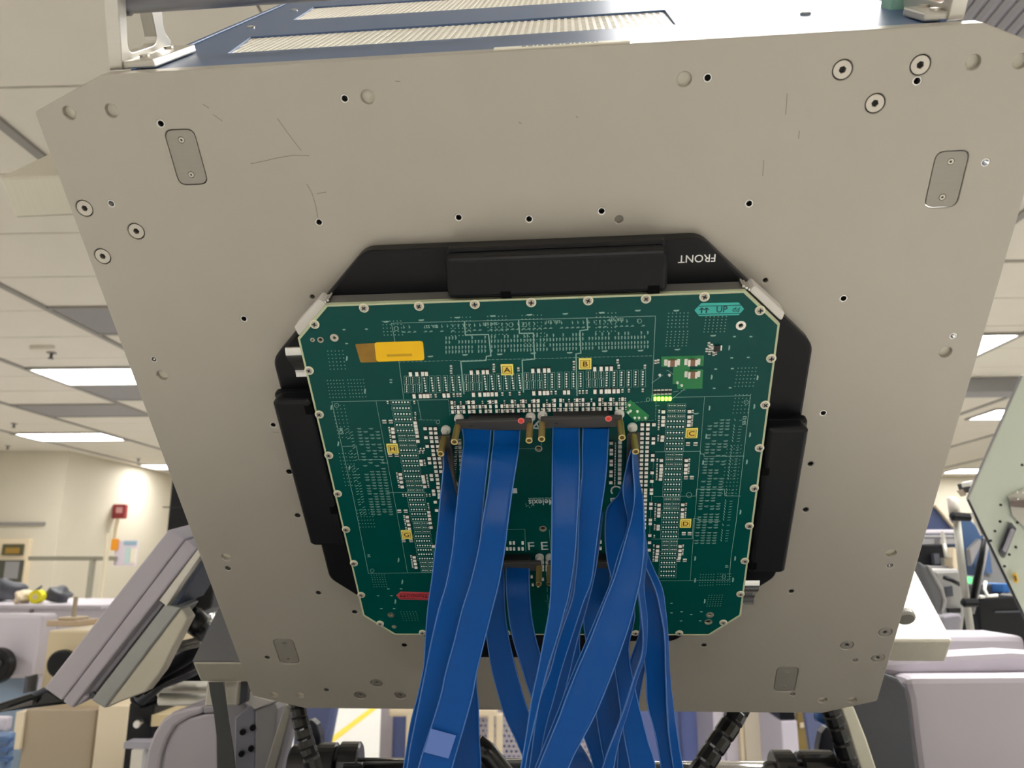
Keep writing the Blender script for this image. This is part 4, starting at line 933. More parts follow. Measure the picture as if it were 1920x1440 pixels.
def connector(label, x0, y0, x1, y1, dot=None):
    t = head_thing('ribbon_cable', label, 'cable', 'blue ribbon cables plugged into the board')
    vert = abs(y1-y0) > abs(x1-x0); h = .0046
    if vert: bx = (x0-h, min(y0, y1)-.0015, x0+h, max(y0, y1)+.0015)
    else: bx = (min(x0, x1)-.0012, y0-h, max(x0, x1)+.0014, y0+h)
    hs = MB().box(bx[0], bx[1], .0082, bx[2], bx[3], .0118).build('housing', M_CONN, t, bevel=.0009)
    ins = .006 if not vert else .006
    if vert: MB().box(bx[0]+.0015, bx[1]+.009, 0, bx[2]-.0015, bx[3]-.009, .0083).build('socket', M_CHIP, t)
    else: MB().box(bx[0]+.009, bx[1]+.0015, 0, bx[2]-.009, bx[3]-.0015, .0083).build('socket', M_CHIP, t)
    for x, y in ((x0, y0), (x1, y1)):
        MB().tube([(x, y, .0), (x, y, .0022), (x, y, .0026), (x, y, .0026), (x, y, .0083)], [.0036, .0036, .003, .002, .002], 18).build('nut_cap', mat('nut_white', (214, 212, 206), 0.45), t)
        js = MB().tube([(x, y, .0118), (x, y, .0300)], .0024, 20).build('jackscrew', M_BRASS, t, smooth=False)
        rg = holed('screw_rim', circ(x, y, .0025, 20), [circ(x, y, .0016, 14)], .0298, .0306); rg.materials.append(mat('bright_brass', (232, 208, 140), 0.25, 0.8)); link('screw_rim', rg, js)
        MB().prism(circ(x, y, .0017, 14), .0298, .0301).build('screw_slot', mat('brass_dark', (104, 88, 50), 0.4, 0.6), js)
    MB().prism([(bx[0]+.010, bx[1]+.0045), (bx[0]+.0125, bx[1]+.0045), (bx[0]+.0125, bx[1]+.0055), (bx[0]+.010, bx[1]+.0055)], .0117, .0119).build('key_mark', M_DARK, hs)
    if dot:
        dx, dy = B(dot[0], dot[1], .0119); d = MB().prism(circ(dx, dy, .0024, 22), .0118, .0121).build('marker_dot', M_DOT2, t); MB().prism(circ(dx, dy, .0016, 20), .0121, .01215).build('dot_centre', M_DOT, d)
    return t
cA = connector('blue ribbon cable with a red dot on its connector, left of the printed letter A', -.0577, .0702, -.0050, .0702, (977, 789))
cB = connector('blue ribbon cable from the upper right connector with a red dot', .0038, .0712, .0594, .0712, (1141, 785))
cH = connector('blue ribbon cable from the upright connector at left, behind the other left ribbons', -.0686, .0600, -.0686, .0085)
cG = connector('dark blue ribbon cable hanging deepest in the left bundle', -.0686, -.0085, -.0686, -.0600)
cC = connector('bright blue twisted ribbon cable from the upright connector at right, hanging in front', .0690, .0590, .0690, .0080)
cD = connector('loose blue ribbon cable bowing out farthest right over the steel plate', .0690, -.0085, .0690, -.0600)
cF = connector('shaded blue ribbon cable from the lower left connector beside the printed letter F', -.0577, -.0700, -.0045, -.0700)
cE = connector('shaded blue ribbon cable from the lower right connector behind the bright twisted one', .0040, -.0700, .0577, -.0700)
za = zof(897, 806, .012)
# upper left connector: two ribbons
ribbon(cA, [(803, 867, 920.5, za+.001), (830, 870, 918.5, za-.006), (857, 867, 915.5, .540), (920, 860, 908.5, .533), (980, 854, 903, .527), (1032, 849, 899, .522), (1093, 838, 885, .516), (1140, 824, 868, .512), (1200, 810, 855, .508), (1270, 796, 842, .504), (1340, 782, 820, .501), (1400, 770, 800, .499), (1440, 764, 790, .498), (1600, 742, 770, .49), (1800, 715, 750, .48)])
ribbon(cA, [(803, 926.5, 975, za+.001), (830, 925.5, 973, za-.006), (857, 922, 970, .539), (920, 915, 960, .531), (980, 905, 952, .521), (1030, 898, 946, .516), (1093, 883, 935, .510), (1140, 868, 923, .506), (1200, 853, 908, .502), (1262, 836, 893, .498), (1305, 827, 885, .495), (1360, 810, 870, .492), (1440, 785, 847, .488), (1600, 745, 805, .48), (1800, 700, 760, .47)])
# left upright connector
zh = .556
ribbon(cH, [(842, 830, 836, zh, zh+.015), (870, 832, 840, zh-.004, zh+.012), (905, 829, 849, zh-.010, zh+.006), (933, 826, 856, zh-.014, zh+.003), (980, 822, 868, zh-.018), (1043, 815, 862, .534), (1088, 810, 858, .529), (1137, 803, 850, .525), (1200, 798, 838, .520), (1250, 795, 826, .516), (1307, 783, 815, .512), (1358, 770, 805, .509), (1440, 757, 790, .506), (1600, 725, 765, .50), (1800, 690, 730, .49)])
ribbon(cG, [(985, 838, 860, .60, .612), (1060, 850, 890, .585), (1150, 862, 905, .568), (1260, 850, 893, .553), (1320, 846, 896.5, .546), (1380, 842, 898, .54), (1440, 838, 901, .535), (1600, 830, 900, .52), (1800, 815, 890, .5)])
ribbon(cG, [(985, 836, 856, .606, .618), (1060, 846, 880, .592), (1150, 856, 898, .578), (1260, 840, 884, .563), (1320, 832, 882, .556), (1380, 822, 878, .55), (1440, 812, 872, .545), (1600, 800, 860, .53), (1800, 780, 840, .51)])
# upper right connector: two ribbons and a spare one turned edge-on
zb = zof(1062, 803, .012)
ribbon(cB, [(801, 1037, 1085.5, zb+.001), (830, 1036.5, 1085.5, zb-.006), (870, 1036, 1086.5, .533), (920, 1035.5, 1085, .525), (980, 1035, 1081.5, .515), (1043, 1034.5, 1077, .509), (1110, 1033, 1067, .503), (1152, 1029, 1056, .500), (1200, 1020, 1043, .497), (1253, 1010, 1026, .494), (1310, 997.5, 1012, .491), (1367, 989, 999, .488), (1440, 977, 984, .485), (1600, 950, 965, .475), (1800, 915, 940, .46)])
ribbon(cB, [(801, 1093.5, 1141, zb+.001), (830, 1092.5, 1139.5, zb-.006), (890, 1091.5, 1136, .531), (960, 1086, 1126, .524), (1033, 1084, 1116, .517), (1090, 1079, 1108, .512), (1127, 1073, 1094, .509), (1200, 1048, 1070, .505), (1260, 1032, 1051, .501), (1310, 1013, 1038, .498), (1367, 1003, 1022, .495), (1440, 993, 1009, .492), (1600, 965, 985, .48), (1800, 930, 955, .465)])
ribbon(cB, [(900, 1088, 1091, .55, .557), (930, 1086, 1090, .543, .55), (960, 1082, 1087, .537, .545), (1060, 1078, 1084, .527, .535), (1127, 1068, 1076, .52, .526), (1200, 1043, 1055, .514, .518), (1260, 1027, 1036, .51, .514), (1330, 1008, 1018, .506), (1440, 984, 994, .5), (1600, 955, 975, .49), (1800, 920, 945, .475)], n=36)
ribbon(cB, [(960, 1102, 1130, .56, .57), (1060, 1098, 1118, .55), (1130, 1088, 1102, .54), (1200, 1068, 1082, .532), (1283, 1046, 1062, .524), (1350, 1024, 1042, .518), (1440, 1005, 1013, .512), (1600, 975, 990, .5), (1800, 940, 965, .49)], n=30)
# right upright connector: the bright twisted pair
zc_ = .545
ribbon(cC, [(838, 1186, 1192, zc_, zc_+.012), (880, 1187, 1193, zc_-.006, zc_+.006), (920, 1190, 1202, zc_-.012, zc_-.006), (960, 1187, 1207, .526, .522), (1018, 1172, 1207, .517), (1077, 1155, 1202, .510), (1123, 1137, 1192, .505), (1157, 1124, 1183.5, .502), (1200, 1107, 1170, .498), (1263, 1080, 1147, .494), (1308, 1062, 1129, .491), (1347, 1048, 1112, .489), (1407, 1023, 1080, .485), (1440, 1010, 1065, .483), (1600, 950, 1000, .47), (1800, 880, 930, .455)])
ribbon(cC, [(842, 1184, 1188, zc_+.004, zc_+.016), (870, 1176, 1187, zc_+.002, zc_+.012), (915, 1168, 1187.5, .542, .548), (945, 1172, 1188.5, .540, .538), (985, 1178, 1190, .536, .53), (1040, 1160, 1176, .524, .52), (1090, 1146, 1160, .517, .513), (1140, 1126, 1140, .512, .508), (1200, 1101, 1113, .506, .503), (1263, 1074, 1086, .501, .498), (1350, 1040, 1052, .495), (1440, 1004, 1016, .489), (1600, 945, 965, .475), (1800, 875, 900, .46)])
ribbon(cC, [(910, 1166, 1183, .563, .553), (928, 1160, 1182, .561, .554), (942, 1147, 1181, .559, .554), (960, 1137, 1179, .556), (1010, 1135, 1174, .552), (1057, 1140, 1166, .55), (1090, 1148, 1174, .552), (1150, 1155, 1190, .553), (1220, 1150, 1178, .55), (1300, 1160, 1192, .545), (1388, 1172, 1214, .54), (1440, 1182, 1229, .537), (1600, 1205, 1255, .52), (1800, 1220, 1275, .5)])
ribbon(cC, [(850, 1189, 1194, .552, .562), (920, 1193, 1200, .545, .556), (1000, 1205, 1209, .54, .55), (1037, 1207, 1213, .54, .549), (1090, 1198, 1207, .54, .548), (1107, 1197, 1207, .541, .549), (1160, 1203, 1213, .54, .548), (1200, 1206, 1212, .538, .547), (1233, 1202, 1208, .535, .545), (1267, 1190, 1196, .532, .541), (1330, 1170, 1178, .527, .534), (1375, 1153, 1164, .523, .527), (1440, 1130, 1150, .518), (1600, 1090, 1130, .505), (1800, 1040, 1085, .49)], n=50)
# lower right upright connector: bowing to the right
ribbon(cD, [(1000, 1188, 1204, .60, .607), (1040, 1196, 1213, .595, .600), (1067, 1204, 1223, .591, .594), (1103, 1208, 1239, .585), (1140, 1210, 1246, .58), (1193, 1209, 1250, .573), (1232, 1208, 1250, .568), (1267, 1212, 1249, .565), (1307, 1213, 1248, .561), (1333, 1217, 1249, .558), (1372, 1228, 1252, .555), (1440, 1240, 1262, .55), (1600, 1262, 1295, .535), (1800, 1280, 1325, .515)])
ribbon(cD, [(1000, 1192, 1206, .592, .598), (1040, 1200, 1215, .588, .592), (1067, 1212, 1225, .584, .586), (1103, 1228, 1241, .578, .582), (1140, 1237, 1247, .573, .577), (1193, 1246, 1252, .565, .571), (1260, 1248, 1255, .558, .565), (1333, 1251, 1263, .552, .556), (1388, 1256, 1271, .548), (1440, 1263, 1280, .545), (1600, 1285, 1310, .53), (1800, 1310, 1345, .51)])
ribbon(cD, [(1040, 1190, 1212, .606, .61), (1110, 1196, 1222, .598), (1180, 1200, 1236, .59), (1250, 1178, 1210, .58), (1330, 1165, 1196, .57), (1390, 1160, 1196, .565), (1440, 1158, 1200, .56), (1600, 1150, 1195, .54), (1800, 1130, 1180, .52)])
# lower left connector
zf = zof(970, 1064, .012)
ribbon(cF, [(1062, 898, 944, zf+.004), (1090, 902, 945, zf-.004), (1127, 905, 945.5, .622), (1168, 910, 949, .616), (1213, 915.5, 957, .611), (1258, 923, 968, .607), (1303, 935, 980.5, .603), (1342, 947, 993, .6), (1392, 970, 1012, .596), (1440, 990, 1030, .593), (1600, 1060, 1100, .58), (1800, 1130, 1180, .56)])
ribbon(cF, [(1062, 949, 992, zf+.002), (1090, 949.5, 992, zf-.006), (1120, 951, 993, .620), (1160, 955, 997, .614), (1200, 963, 1005, .609), (1250, 978, 1020, .605), (1308, 997, 1040, .600), (1370, 1026, 1070, .595), (1410, 1048, 1096, .592), (1440, 1064, 1112, .590), (1600, 1140, 1190, .575), (1800, 1220, 1275, .555)])
# lower right connector
ze = zof(1090, 1060, .012)
ribbon(cE, [(1062, 1052, 1096, ze+.002), (1100, 1051, 1096, ze-.006), (1150, 1048, 1092, .603), (1210, 1044, 1086, .596), (1283, 1055, 1098, .589), (1350, 1082, 1130, .583), (1400, 1102, 1152, .579), (1440, 1114, 1165, .576), (1600, 1155, 1205, .56), (1800, 1190, 1245, .54)])
ribbon(cE, [(1062, 1102, 1143, ze+.002), (1100, 1099, 1143, ze-.006), (1150, 1094, 1140, .601), (1210, 1100, 1146, .593), (1283, 1112, 1162, .585), (1350, 1120, 1170, .579), (1400, 1128, 1182, .575), (1440, 1136, 1192, .572), (1600, 1165, 1225, .555), (1800, 1195, 1260, .535)])
# clear tape tag on the front left ribbon
def tagquad(pts, z, m, name, label):
    mb = MB(); a = [pt(x, y, zz) for (x, y), zz in zip(pts, z)]; n = (a[1]-a[0]).cross(a[2]-a[0]).normalized()
    if n.dot(FW) > 0: n = -n
    mb.loft([tuple(p) for p in a], [tuple(p+n*.0003) for p in a]); return mb.build(name, m, None, True)
o = tagquad([(808, 1366), (855, 1379), (841, 1422), (795, 1410)], (.4893, .4893, .4868, .4868), mat('clear_tape', (86, 116, 188), 0.3), 'tape_flag', '')
tag(o, 'pale translucent tape flag stuck on the front ribbon at lower left', 'tape')

# ------------------------------------------------------------------ manipulator and other machines near the camera
def slab(name, pts, z, depth, m, parent, bevel=.003, dirn=(0, 1, 0), label=None): return cp(name, pts, z, depth, m, parent, bevel, dirn, None, label)
DISP = thing('tilted_display', 'thick lilac-grey flat display seen edge-on, tilted at the left of the steel plate', 'display', tuple(pt(230, 1170, 1.0)))
DD = (0.35, 1, 0.25)
slab('front_shell', [(82, 1290), (315, 993), (346, 1011), (115, 1314)], 1.0, .10, M_LILAC, DISP, .002, DD)
slab('rear_shell', [(116.5, 1315), (347.5, 1012), (369, 1029), (134, 1328)], 1.0, .10, M_LILAC, DISP, .002, DD)
slab('vent_channel', [(153, 1306), (287, 1126), (306, 1133), (166, 1312)], 1.012, .06, M_LILAC_D, DISP, .001, DD)
slab('rear_cover', [(134, 1328), (155, 1303), (168, 1306), (150, 1320)], 1.006, .05, M_LILAC, DISP, .001, DD)
slab('back_box', [(170, 1313), (308, 1134), (338, 1140), (196, 1329)], 1.004, .035, mat('brushed_silver', (168, 170, 168), 0.4, 0.4), DISP, .002, DD)
slab('back_plate', [(197, 1329), (339, 1141), (352, 1160), (300, 1262), (272, 1298), (221, 1318)], 1.006, .015, mat('cream_metal', (206, 200, 184), 0.45, 0.25), DISP, .002, DD)
slab('edge_strip', [(298, 1126), (371, 1029), (376, 1042), (312, 1137)], 1.0, .05, M_ALU, DISP, .001, DD)
slab('dark_edge', [(313, 1137), (377, 1044), (381, 1056), (330, 1136)], 1.01, .05, mat('edge_blue', (62, 72, 92), 0.4), DISP, .001, DD)
for q in ((211, 1229), (176, 1302)):
    c = pt(q[0], q[1], 1.0105); MB().tube([c, c-FW*.004], .0042, 10).build('screw', M_GREYP, DISP, True)
BRK = thing('display_bracket', 'dark jointed bracket with a black clamp knob between the display and the plate', 'bracket', tuple(pt(360, 1140, 1.1)))
slab('plate', [(332, 1138), (384, 1052), (402, 1100), (396, 1140), (372, 1150), (344, 1160)], 1.09, .08, mat('bracket_grey', (92, 93, 94), 0.45), BRK, .003)
slab('rib', [(350, 1095), (380, 1066), (388, 1084), (362, 1116)], 1.08, .03, M_GREYP, BRK, .002)
MB().tube([pt(342, 1140, 1.06), pt(352, 1148, 1.05), pt(372, 1172, 1.04), pt(382, 1194, 1.05)], [.008, .0165, .0165, .008], 18).build('clamp_knob', M_BLACK_G, BRK, True, smooth=True)
MB().tube([pt(365, 1166, 1.2), pt(402, 1160, 1.2)], .013, 16).build('shaft', M_CHROME, BRK, True, smooth=True)
MB().tube([pt(380, 1178, 1.19), pt(396, 1176, 1.19)], .007, 12).build('pin', M_CER, BRK, True, smooth=True)
slab('pale_block', [(378, 1150), (392, 1126), (411, 1141), (402, 1158), (376, 1158)], 1.22, .05, mat('pale_block', (246, 234, 190), 0.5), BRK, .004)
SLV = thing('black_cable_sleeve', 'flat black glossy cable sleeve sweeping left under the tilted display', 'cable', tuple(pt(50, 1320, 1.02)))
MB().loft(*cpoly([(-60, 1338), (0, 1318), (55, 1301), (84, 1288), (130, 1320), (60, 1328), (0, 1336), (-60, 1352)], 1.03, .04)).build('sleeve', M_BLACK_G, SLV, True, .004)
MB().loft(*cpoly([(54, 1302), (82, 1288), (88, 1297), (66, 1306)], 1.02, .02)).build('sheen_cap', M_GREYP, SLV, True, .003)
MB().loft(*cpoly([(0, 1333), (62, 1312), (60, 1322), (0, 1335.5)], 1.02, .01)).build('cuff', mat('cuff_grey', (96, 92, 90), 0.4), SLV, True, .001)
CB2 = thing('black_cable_bundle', 'bundle of black cables and braided hose behind the tilted display', 'cable', tuple(pt(330, 1240, 1.15)))
for k, pp in enumerate(([(396, 1180), (370, 1215), (330, 1240), (290, 1265), (255, 1300)], [(402, 1215), (360, 1240), (310, 1262), (270, 1290)], [(400, 1232), (350, 1256), (300, 1275), (262, 1310)])):
    MB().tube([pt(x, y, 1.13+.02*k) for x, y in pp], [.012, .014, .014, .012, .008][:len(pp)], 12).build('black_cable', (M_BLACK, M_BLACK_G, M_GREYP)[k], CB2, True, smooth=True)
for k, pp in enumerate(([(322, 1215), (345, 1206), (376, 1199)], [(318, 1222), (345, 1214), (376, 1207)])):
    br = MB().tube([pt(x, y, 1.08) for x, y in pp], .0045, 10).build('braided_hose', mat('braid', (150, 148, 142), 0.4, 0.4, 0.5, 320), CB2, True, smooth=True)
slab('hub', [(240, 1285), (268, 1250), (300, 1258), (300, 1318), (262, 1332), (240, 1318)], 1.2, .08, M_BLACK, CB2, .006)
slab('hose_clip', [(285, 1268), (314, 1262), (316, 1285), (290, 1290)], 1.16, .03, M_LILAC_D, CB2, .003)
o = tag(MB().tube([atY(300, 1292, 1.25), atY(300, 1292, 1.25)+Vector((.2, 0, 0))], .012, 20).build('guide_rod', mat('rod_white', (228, 224, 214), 0.3, 0.25), smooth=True), 'upper of the two horizontal silver rods left of the upright bracket', 'rod', 'silver guide rods')
o = tag(MB().tube([atY(300, 1311, 1.22), atY(300, 1311, 1.22)+Vector((.2, 0, 0))], .009, 20).build('guide_rod', mat('rod_white', (0, 0, 0)), smooth=True), 'lower of the two horizontal silver rods left of the upright bracket', 'rod', 'silver guide rods')
slab('back_panel', [(318, 1225), (372, 1225), (380, 1280), (300, 1285), (304, 1262)], 1.24, .03, M_BLACK, CB2, .003)
# left joint housing
JH = thing('joint_housing', 'rounded lilac manipulator housing at lower left with a dark curved seam', 'machine housing', tuple(pt(330, 1440, 1.0)))
slab('outer_shell', [(268, 1700), (270, 1440), (276, 1405), (288, 1374), (304, 1350), (322, 1336), (350, 1328), (380, 1322), (380, 1337), (352, 1347), (328, 1362), (312, 1388), (302, 1420), (298, 1450), (298, 1700)], 1.0, .30, M_LILAC, JH, .004)
slab('inner_shell', [(300, 1700), (300.5, 1440), (306, 1410), (318, 1380), (333, 1357), (354, 1346), (384, 1338), (410, 1336), (412, 1700)], 1.005, .30, M_LILAC, JH, .004)
slab('bracket_plate', [(381, 1325), (418, 1322), (462, 1318), (463, 1332), (446, 1345), (446, 1700), (410, 1700), (410, 1337), (381, 1338)], 1.0, .2, mat('bracket_lilac', (168, 166, 176), 0.4, 0.3), JH, .002)
slab('machined_block', [(440, 1346), (463, 1326), (478, 1322), (478, 1420), (472, 1700), (436, 1700)], .985, .1, mat('bracket_lilac2', (150, 150, 164), 0.35, 0.4), JH, .002)
slab('side_plate', [(478, 1332), (516, 1318), (520, 1330), (516, 1400), (505, 1450), (480, 1700), (472, 1700), (478, 1420)], .98, .08, mat('bracket_grey_l', (150, 148, 152), 0.4, 0.3), JH, .002)
slab('top_flange', [(463, 1318), (462, 1299), (468, 1296), (478, 1306), (514, 1315), (478, 1331)], .975, .03, mat('flange_pale', (204, 200, 198), 0.4, 0.3), JH, .001)
for q in ((456, 1371), (475, 1363), (454, 1412), (472, 1402)):
    c = pt(q[0], q[1], .982); MB().tube([c, c-FW*.004], .0038, 14).build('bolt', M_BLACK, JH, True, .0006)
UP = thing('arm_support', 'pale upright support blocks under the lower left mounting arm', 'support', tuple(pt(415, 1325, .97)))
slab('upright', [(388, 1277), (420, 1277), (420, 1324), (383, 1324)], .955, .05, mat('support_pale', (202, 196, 186), 0.45, 0.2), UP, .002)
slab('upright', [(420, 1277), (446, 1277), (443, 1324), (424, 1324)], .955, .05, mat('support_pale', (0, 0, 0)), UP, .002)
slab('dark_block', [(447, 1277), (465, 1277), (462, 1316), (445, 1324)], .965, .05, M_GREYP, UP, .002)
o = tag(slab('strap', [(391, 1279), (417, 1279), (422, 1305), (428, 1350), (436, 1400), (441, 1440), (452, 1700), (412, 1700), (407, 1440), (406, 1380), (400, 1330), (394, 1300)], .93, .002, M_STRAP, None, 0), 'dark grey webbing strap hanging in front of the pale supports at lower left', 'strap')
BARL = tag(slab('aluminium_brace', [(533, 1321), (541, 1324), (545, 1340), (515, 1450), (480, 1600), (440, 1700), (430, 1700), (470, 1560), (493, 1450)], .95, .03, mat('brace_grey', (158, 154, 148), 0.4, 0.5, 0.08, 60), None, .002), 'diagonal aluminium brace at lower left beside the black conduit', 'brace')
BARR = tag(slab('aluminium_brace', [(1577, 1327), (1601, 1324), (1625, 1385), (1645, 1445), (1700, 1700), (1670, 1700), (1613, 1440), (1590, 1365)], .93, .035, mat('brace_bright', (226, 222, 204), 0.38, 0.35, 0.08, 70), None, .002), 'bright brushed aluminium brace at lower right beside the dark grey housing', 'brace')
def conduit(label, pts, z0, z1, r, nl):
    t = thing('black_conduit', label, 'conduit', tuple(pt(pts[0][0], pts[0][1], z0)))
    P = [list(pt(x, y, z0+(z1-z0)*i/(len(pts)-1))) for i, (x, y) in enumerate(pts)]
    core = MB().tube([cat(P, i/30) for i in range(31)], r*.92, 12).build('hose', M_BLACK, t, True, smooth=True)
    for k in range(nl):
        a = Vector(cat(P, k/nl)); b = Vector(cat(P, (k+.93)/nl)); m_ = (a+b)/2
        MB().tube([a, a.lerp(b, .15), a.lerp(b, .85), b], [r*.94, r, r, r*.94], 12).build('segment', M_BLACK_G, t, True)
    return t
conduit('black segmented conduit left of the cables, running down from the steel plate', [(556, 1315), (563, 1350), (575, 1395), (590, 1445), (640, 1640)], .88, .86, .0095, 9)
conduit('black segmented conduit right of the cables, sloping down to the left', [(1388, 1325), (1375, 1350), (1345, 1395), (1312, 1445), (1240, 1560)], .86, .82, .0115, 7)
conduit('black segmented conduit beside the bright aluminium brace at lower right', [(1555, 1325), (1568, 1360), (1588, 1420), (1602, 1460), (1650, 1640)], .93, .92, .0115, 8)
o = tag(MB().tube([pt(1533, 1340, .97), pt(1548, 1346, .96)], .008, 12).build('blue_air_fitting', mat('fitting_blue', (60, 110, 190), 0.3), smooth=True), 'tiny blue push fitting at the top of the right brace conduit', 'fitting')
# horizontal shaft with clamps
SH = thing('cross_shaft', 'black and chrome horizontal shaft with round clamps under the steel plate', 'shaft', tuple(pt(1000, 1440, .95)))
def ps(px, py, z=.95): return pt(px, py, z)
MB().tube([ps(560, 1452), ps(1075, 1452)], .0145, 20).build('shaft_sleeve', M_BLACK, SH, True, smooth=True)
MB().tube([ps(1070, 1450), ps(1560, 1447)], .013, 24).build('chrome_shaft', M_CHROME, SH, True, smooth=True)
MB().tube([ps(664, 1424), ps(1076, 1424)], .0022, 8).build('chrome_edge', M_CHROME, SH, True, smooth=True)
def collar(x0, x1, py, r, bolt=True):
    a, b = ps(x0, py), ps(x1, py); d = (b-a)
    o = MB().tube([a, a+d*.08, a+d*.92, b], [r*.9, r, r, r*.9], 28).build('clamp_collar', M_BLACK_G, SH, True)
    if bolt:
        q = ps((x0+x1)/2+6, py-6); MB().box(q.x-.006, q.y-.03, q.z-.008, q.x+.018, q.y-.018, q.z+.008).build('clamp_lug', M_BLACK, o, bevel=.002)
collar(636, 676, 1440, .030); collar(594, 632, 1440, .029, False); collar(545, 592, 1442, .028, False)
collar(1449, 1488, 1448, .0255); collar(1497, 1565, 1448, .0255, False)
o = tag(slab('dark_end_plate', [(572, 1354), (584, 1350), (594, 1360), (600, 1380), (602, 1402), (596, 1440), (578, 1440)], .97, .02, mat('end_plate_navy', (38, 42, 56), 0.35), None, .002), 'dark rounded end plate behind the left conduit', 'plate')
o = tag(slab('dark_end_plate', [(1536, 1440), (1536, 1400), (1541, 1375), (1551, 1363), (1562, 1372), (1568, 1440)], 1.0, .02, mat('end_plate_navy', (0, 0, 0)), None, .002), 'dark rounded end plate behind the right brace conduit', 'plate')
o = tag(MB().tube([pt(893, 1395, .75), pt(915, 1412, .75), pt(945, 1450, .75), pt(980, 1520, .75)], .010, 14).build('black_hose', M_BLACK_G, smooth=True), 'thick black hose bending down between the ribbon bundles', 'hose')
# right joint housing
RH = thing('joint_cover', 'large lilac manipulator cover with a dark grey side at lower right', 'machine housing', tuple(pt(1780, 1440, 1.0)))
slab('dark_side', [(1560, 1700), (1600, 1320), (1640, 1262), (1662, 1264), (1684, 1272), (1700, 1290), (1707, 1320), (1716, 1400), (1724, 1460), (1760, 1700)], 1.0, .03, M_GREYP, RH, .004)
slab('front_cover', [(1698, 1283), (1706, 1312), (1714, 1380), (1724, 1460), (1765, 1700), (2300, 1700), (2300, 1262), (1920, 1268), (1700, 1270)], 1.02, .05, M_LILAC, RH, .012)
slab('top_cover', [(1690, 1270), (1640, 1262), (1650, 1238), (1785, 1228), (1900, 1222), (1960, 1226), (2300, 1240), (2300, 1262), (1920, 1267)], 1.06, .06, M_LILAC, RH, .010)
MB().box(.655, 1.05, 0.0, pt(2300, 1600, 1.0).x, 1.5, 1.0).build('pedestal', M_LILAC, RH, True, .004)
o = tag(wbx('rear_deck', 1700, 1192, 1925, 1240, 1.62, 0.14, M_LILAC, z0=0.0, bevel=.01), 'lilac deck behind the lower right mounting arm', 'machine housing')

# second tester at the right edge
ST = thing('second_test_head', 'pale grey-green plate of a second test head at the right frame edge', 'test equipment', tuple(pt(1915, 950, 1.5)))
SD = (0.75, 0.55, 0.1)
slab('plate', [(1814, 934), (1916, 704), (2080, 330), (2300, 500), (2300, 1400), (2060, 1420), (1922, 1158)], 1.5, .05, M_PALE, ST, .004, SD)
slab('edge_strip', [(1810, 936), (1912, 703), (1916, 705), (1815, 934)], 1.5, .04, M_GREYT, ST, .001, SD)
slab('side_wall', [(1811, 936), (1815, 935), (1923, 1160), (2061, 1422), (2056, 1424), (1919, 1162)], 1.505, .03, M_GREYP, ST, .003, SD)
slab('rail', [(1818, 962), (1824, 961), (1841, 1002), (1838, 1005), (1828, 985)], 1.505, .02, M_ALU, ST, .001, SD)
slab('slot_recess', [(1872, 1033), (1892, 980), (1902, 992), (1880, 1047)], 1.495, .012, M_GREYP, ST, .001, SD)
slab('slot_bar', [(1879, 1031), (1895, 991), (1899, 996), (1883, 1036)], 1.487, .01, M_LILAC_D, ST, .001, SD)
slab('socket_block', [(1895, 939), (1930, 937), (1960, 945), (1960, 955), (1895, 950)], 1.485, .02, mat('socket_brown', (112, 98, 92), 0.5), ST, .001, SD)
slab('socket_plate', [(1890, 930), (1922, 915), (1970, 930), (1970, 990), (1930, 996), (1898, 968)], 1.494, .008, mat('socket_grey', (188, 186, 176), 0.4, 0.3), ST, .001, SD)
for q in ((1877, 947), (1917, 872), (1902, 929), (1918, 930), (1903, 957), (1905, 971), (1917, 972), (1908, 980), (1876, 978), (1866, 996), (1858, 1014), (1884, 1062), (1893, 1040), (1905, 1026)):
    c = pt(q[0], q[1], 1.4985); MB().tube([c, c+FW*.004], .0026, 8).build('plate_hole', M_DARK, ST, True)
for q in ((1908, 923), (1918, 924), (1909, 936)):
    c = pt(q[0], q[1], 1.484); MB().tube([c, c+FW*.004], .002, 8).build('plate_screw', M_CHROME, ST, True)
slab('warning_label', [(1898, 1076), (1904, 1074), (1909, 1088), (1906, 1094), (1901, 1092)], 1.49, .004, mat('warning_yellow', (228, 186, 54), 0.5), ST, .0005, SD)
slab('label_mark', [(1901, 1080), (1904, 1079), (1906, 1089), (1903, 1090)], 1.486, .003, mat('warning_brown', (120, 84, 24), 0.5), ST, 0, SD)
slab('top_bracket', [(1817, 903), (1824, 900), (1825, 906), (1819, 912)], 1.5, .03, M_CER, ST, .001)
slab('corner_arm', [(1809, 905), (1822, 908), (1816, 924), (1813, 918)], 1.52, .03, M_GREYP, ST, .001)
slab('white_tab', [(1802, 918), (1807, 918), (1813, 927), (1811, 930)], 1.53, .02, M_BEIGE_L, ST, .001)
# things between the two testers
GP = thing('adjustable_pole', 'slanted grey pole with black clamp levers between the two test heads', 'pole', tuple(pt(1800, 1190, 1.75)))
MB().tube([pt(1785, 933, 1.8), pt(1792, 975, 1.8)], .012, 12).build('upper_tube', mat('tube_grey', (196, 188, 180), 0.4, 0.3), GP, True, smooth=True)
MB().tube([pt(1793, 970, 1.8), pt(1803, 1060, 1.8), pt(1812, 1130, 1.8), pt(1822, 1195, 1.8)], .0085, 12).build('lower_tube', mat('tube_grey2', (186, 184, 176), 0.4, 0.3), GP, True, smooth=True)
for q0, q1 in (((1782, 968), (1818, 970)), ((1803, 1130), (1832, 1130))):
    MB().tube([pt(*q0, 1.77), pt(q0[0]+4, q0[1], 1.77), pt(*q1, 1.77)], [.006, .0105, .0095], 10).build('clamp_lever', M_BLACK, GP, True)
MB().tube([pt(1846, 1010, 1.78), pt(1838, 1055, 1.78), pt(1824, 1125, 1.78)], [.005, .007, .007], 10).build('gas_strut', M_BLACK, GP, True, smooth=True)
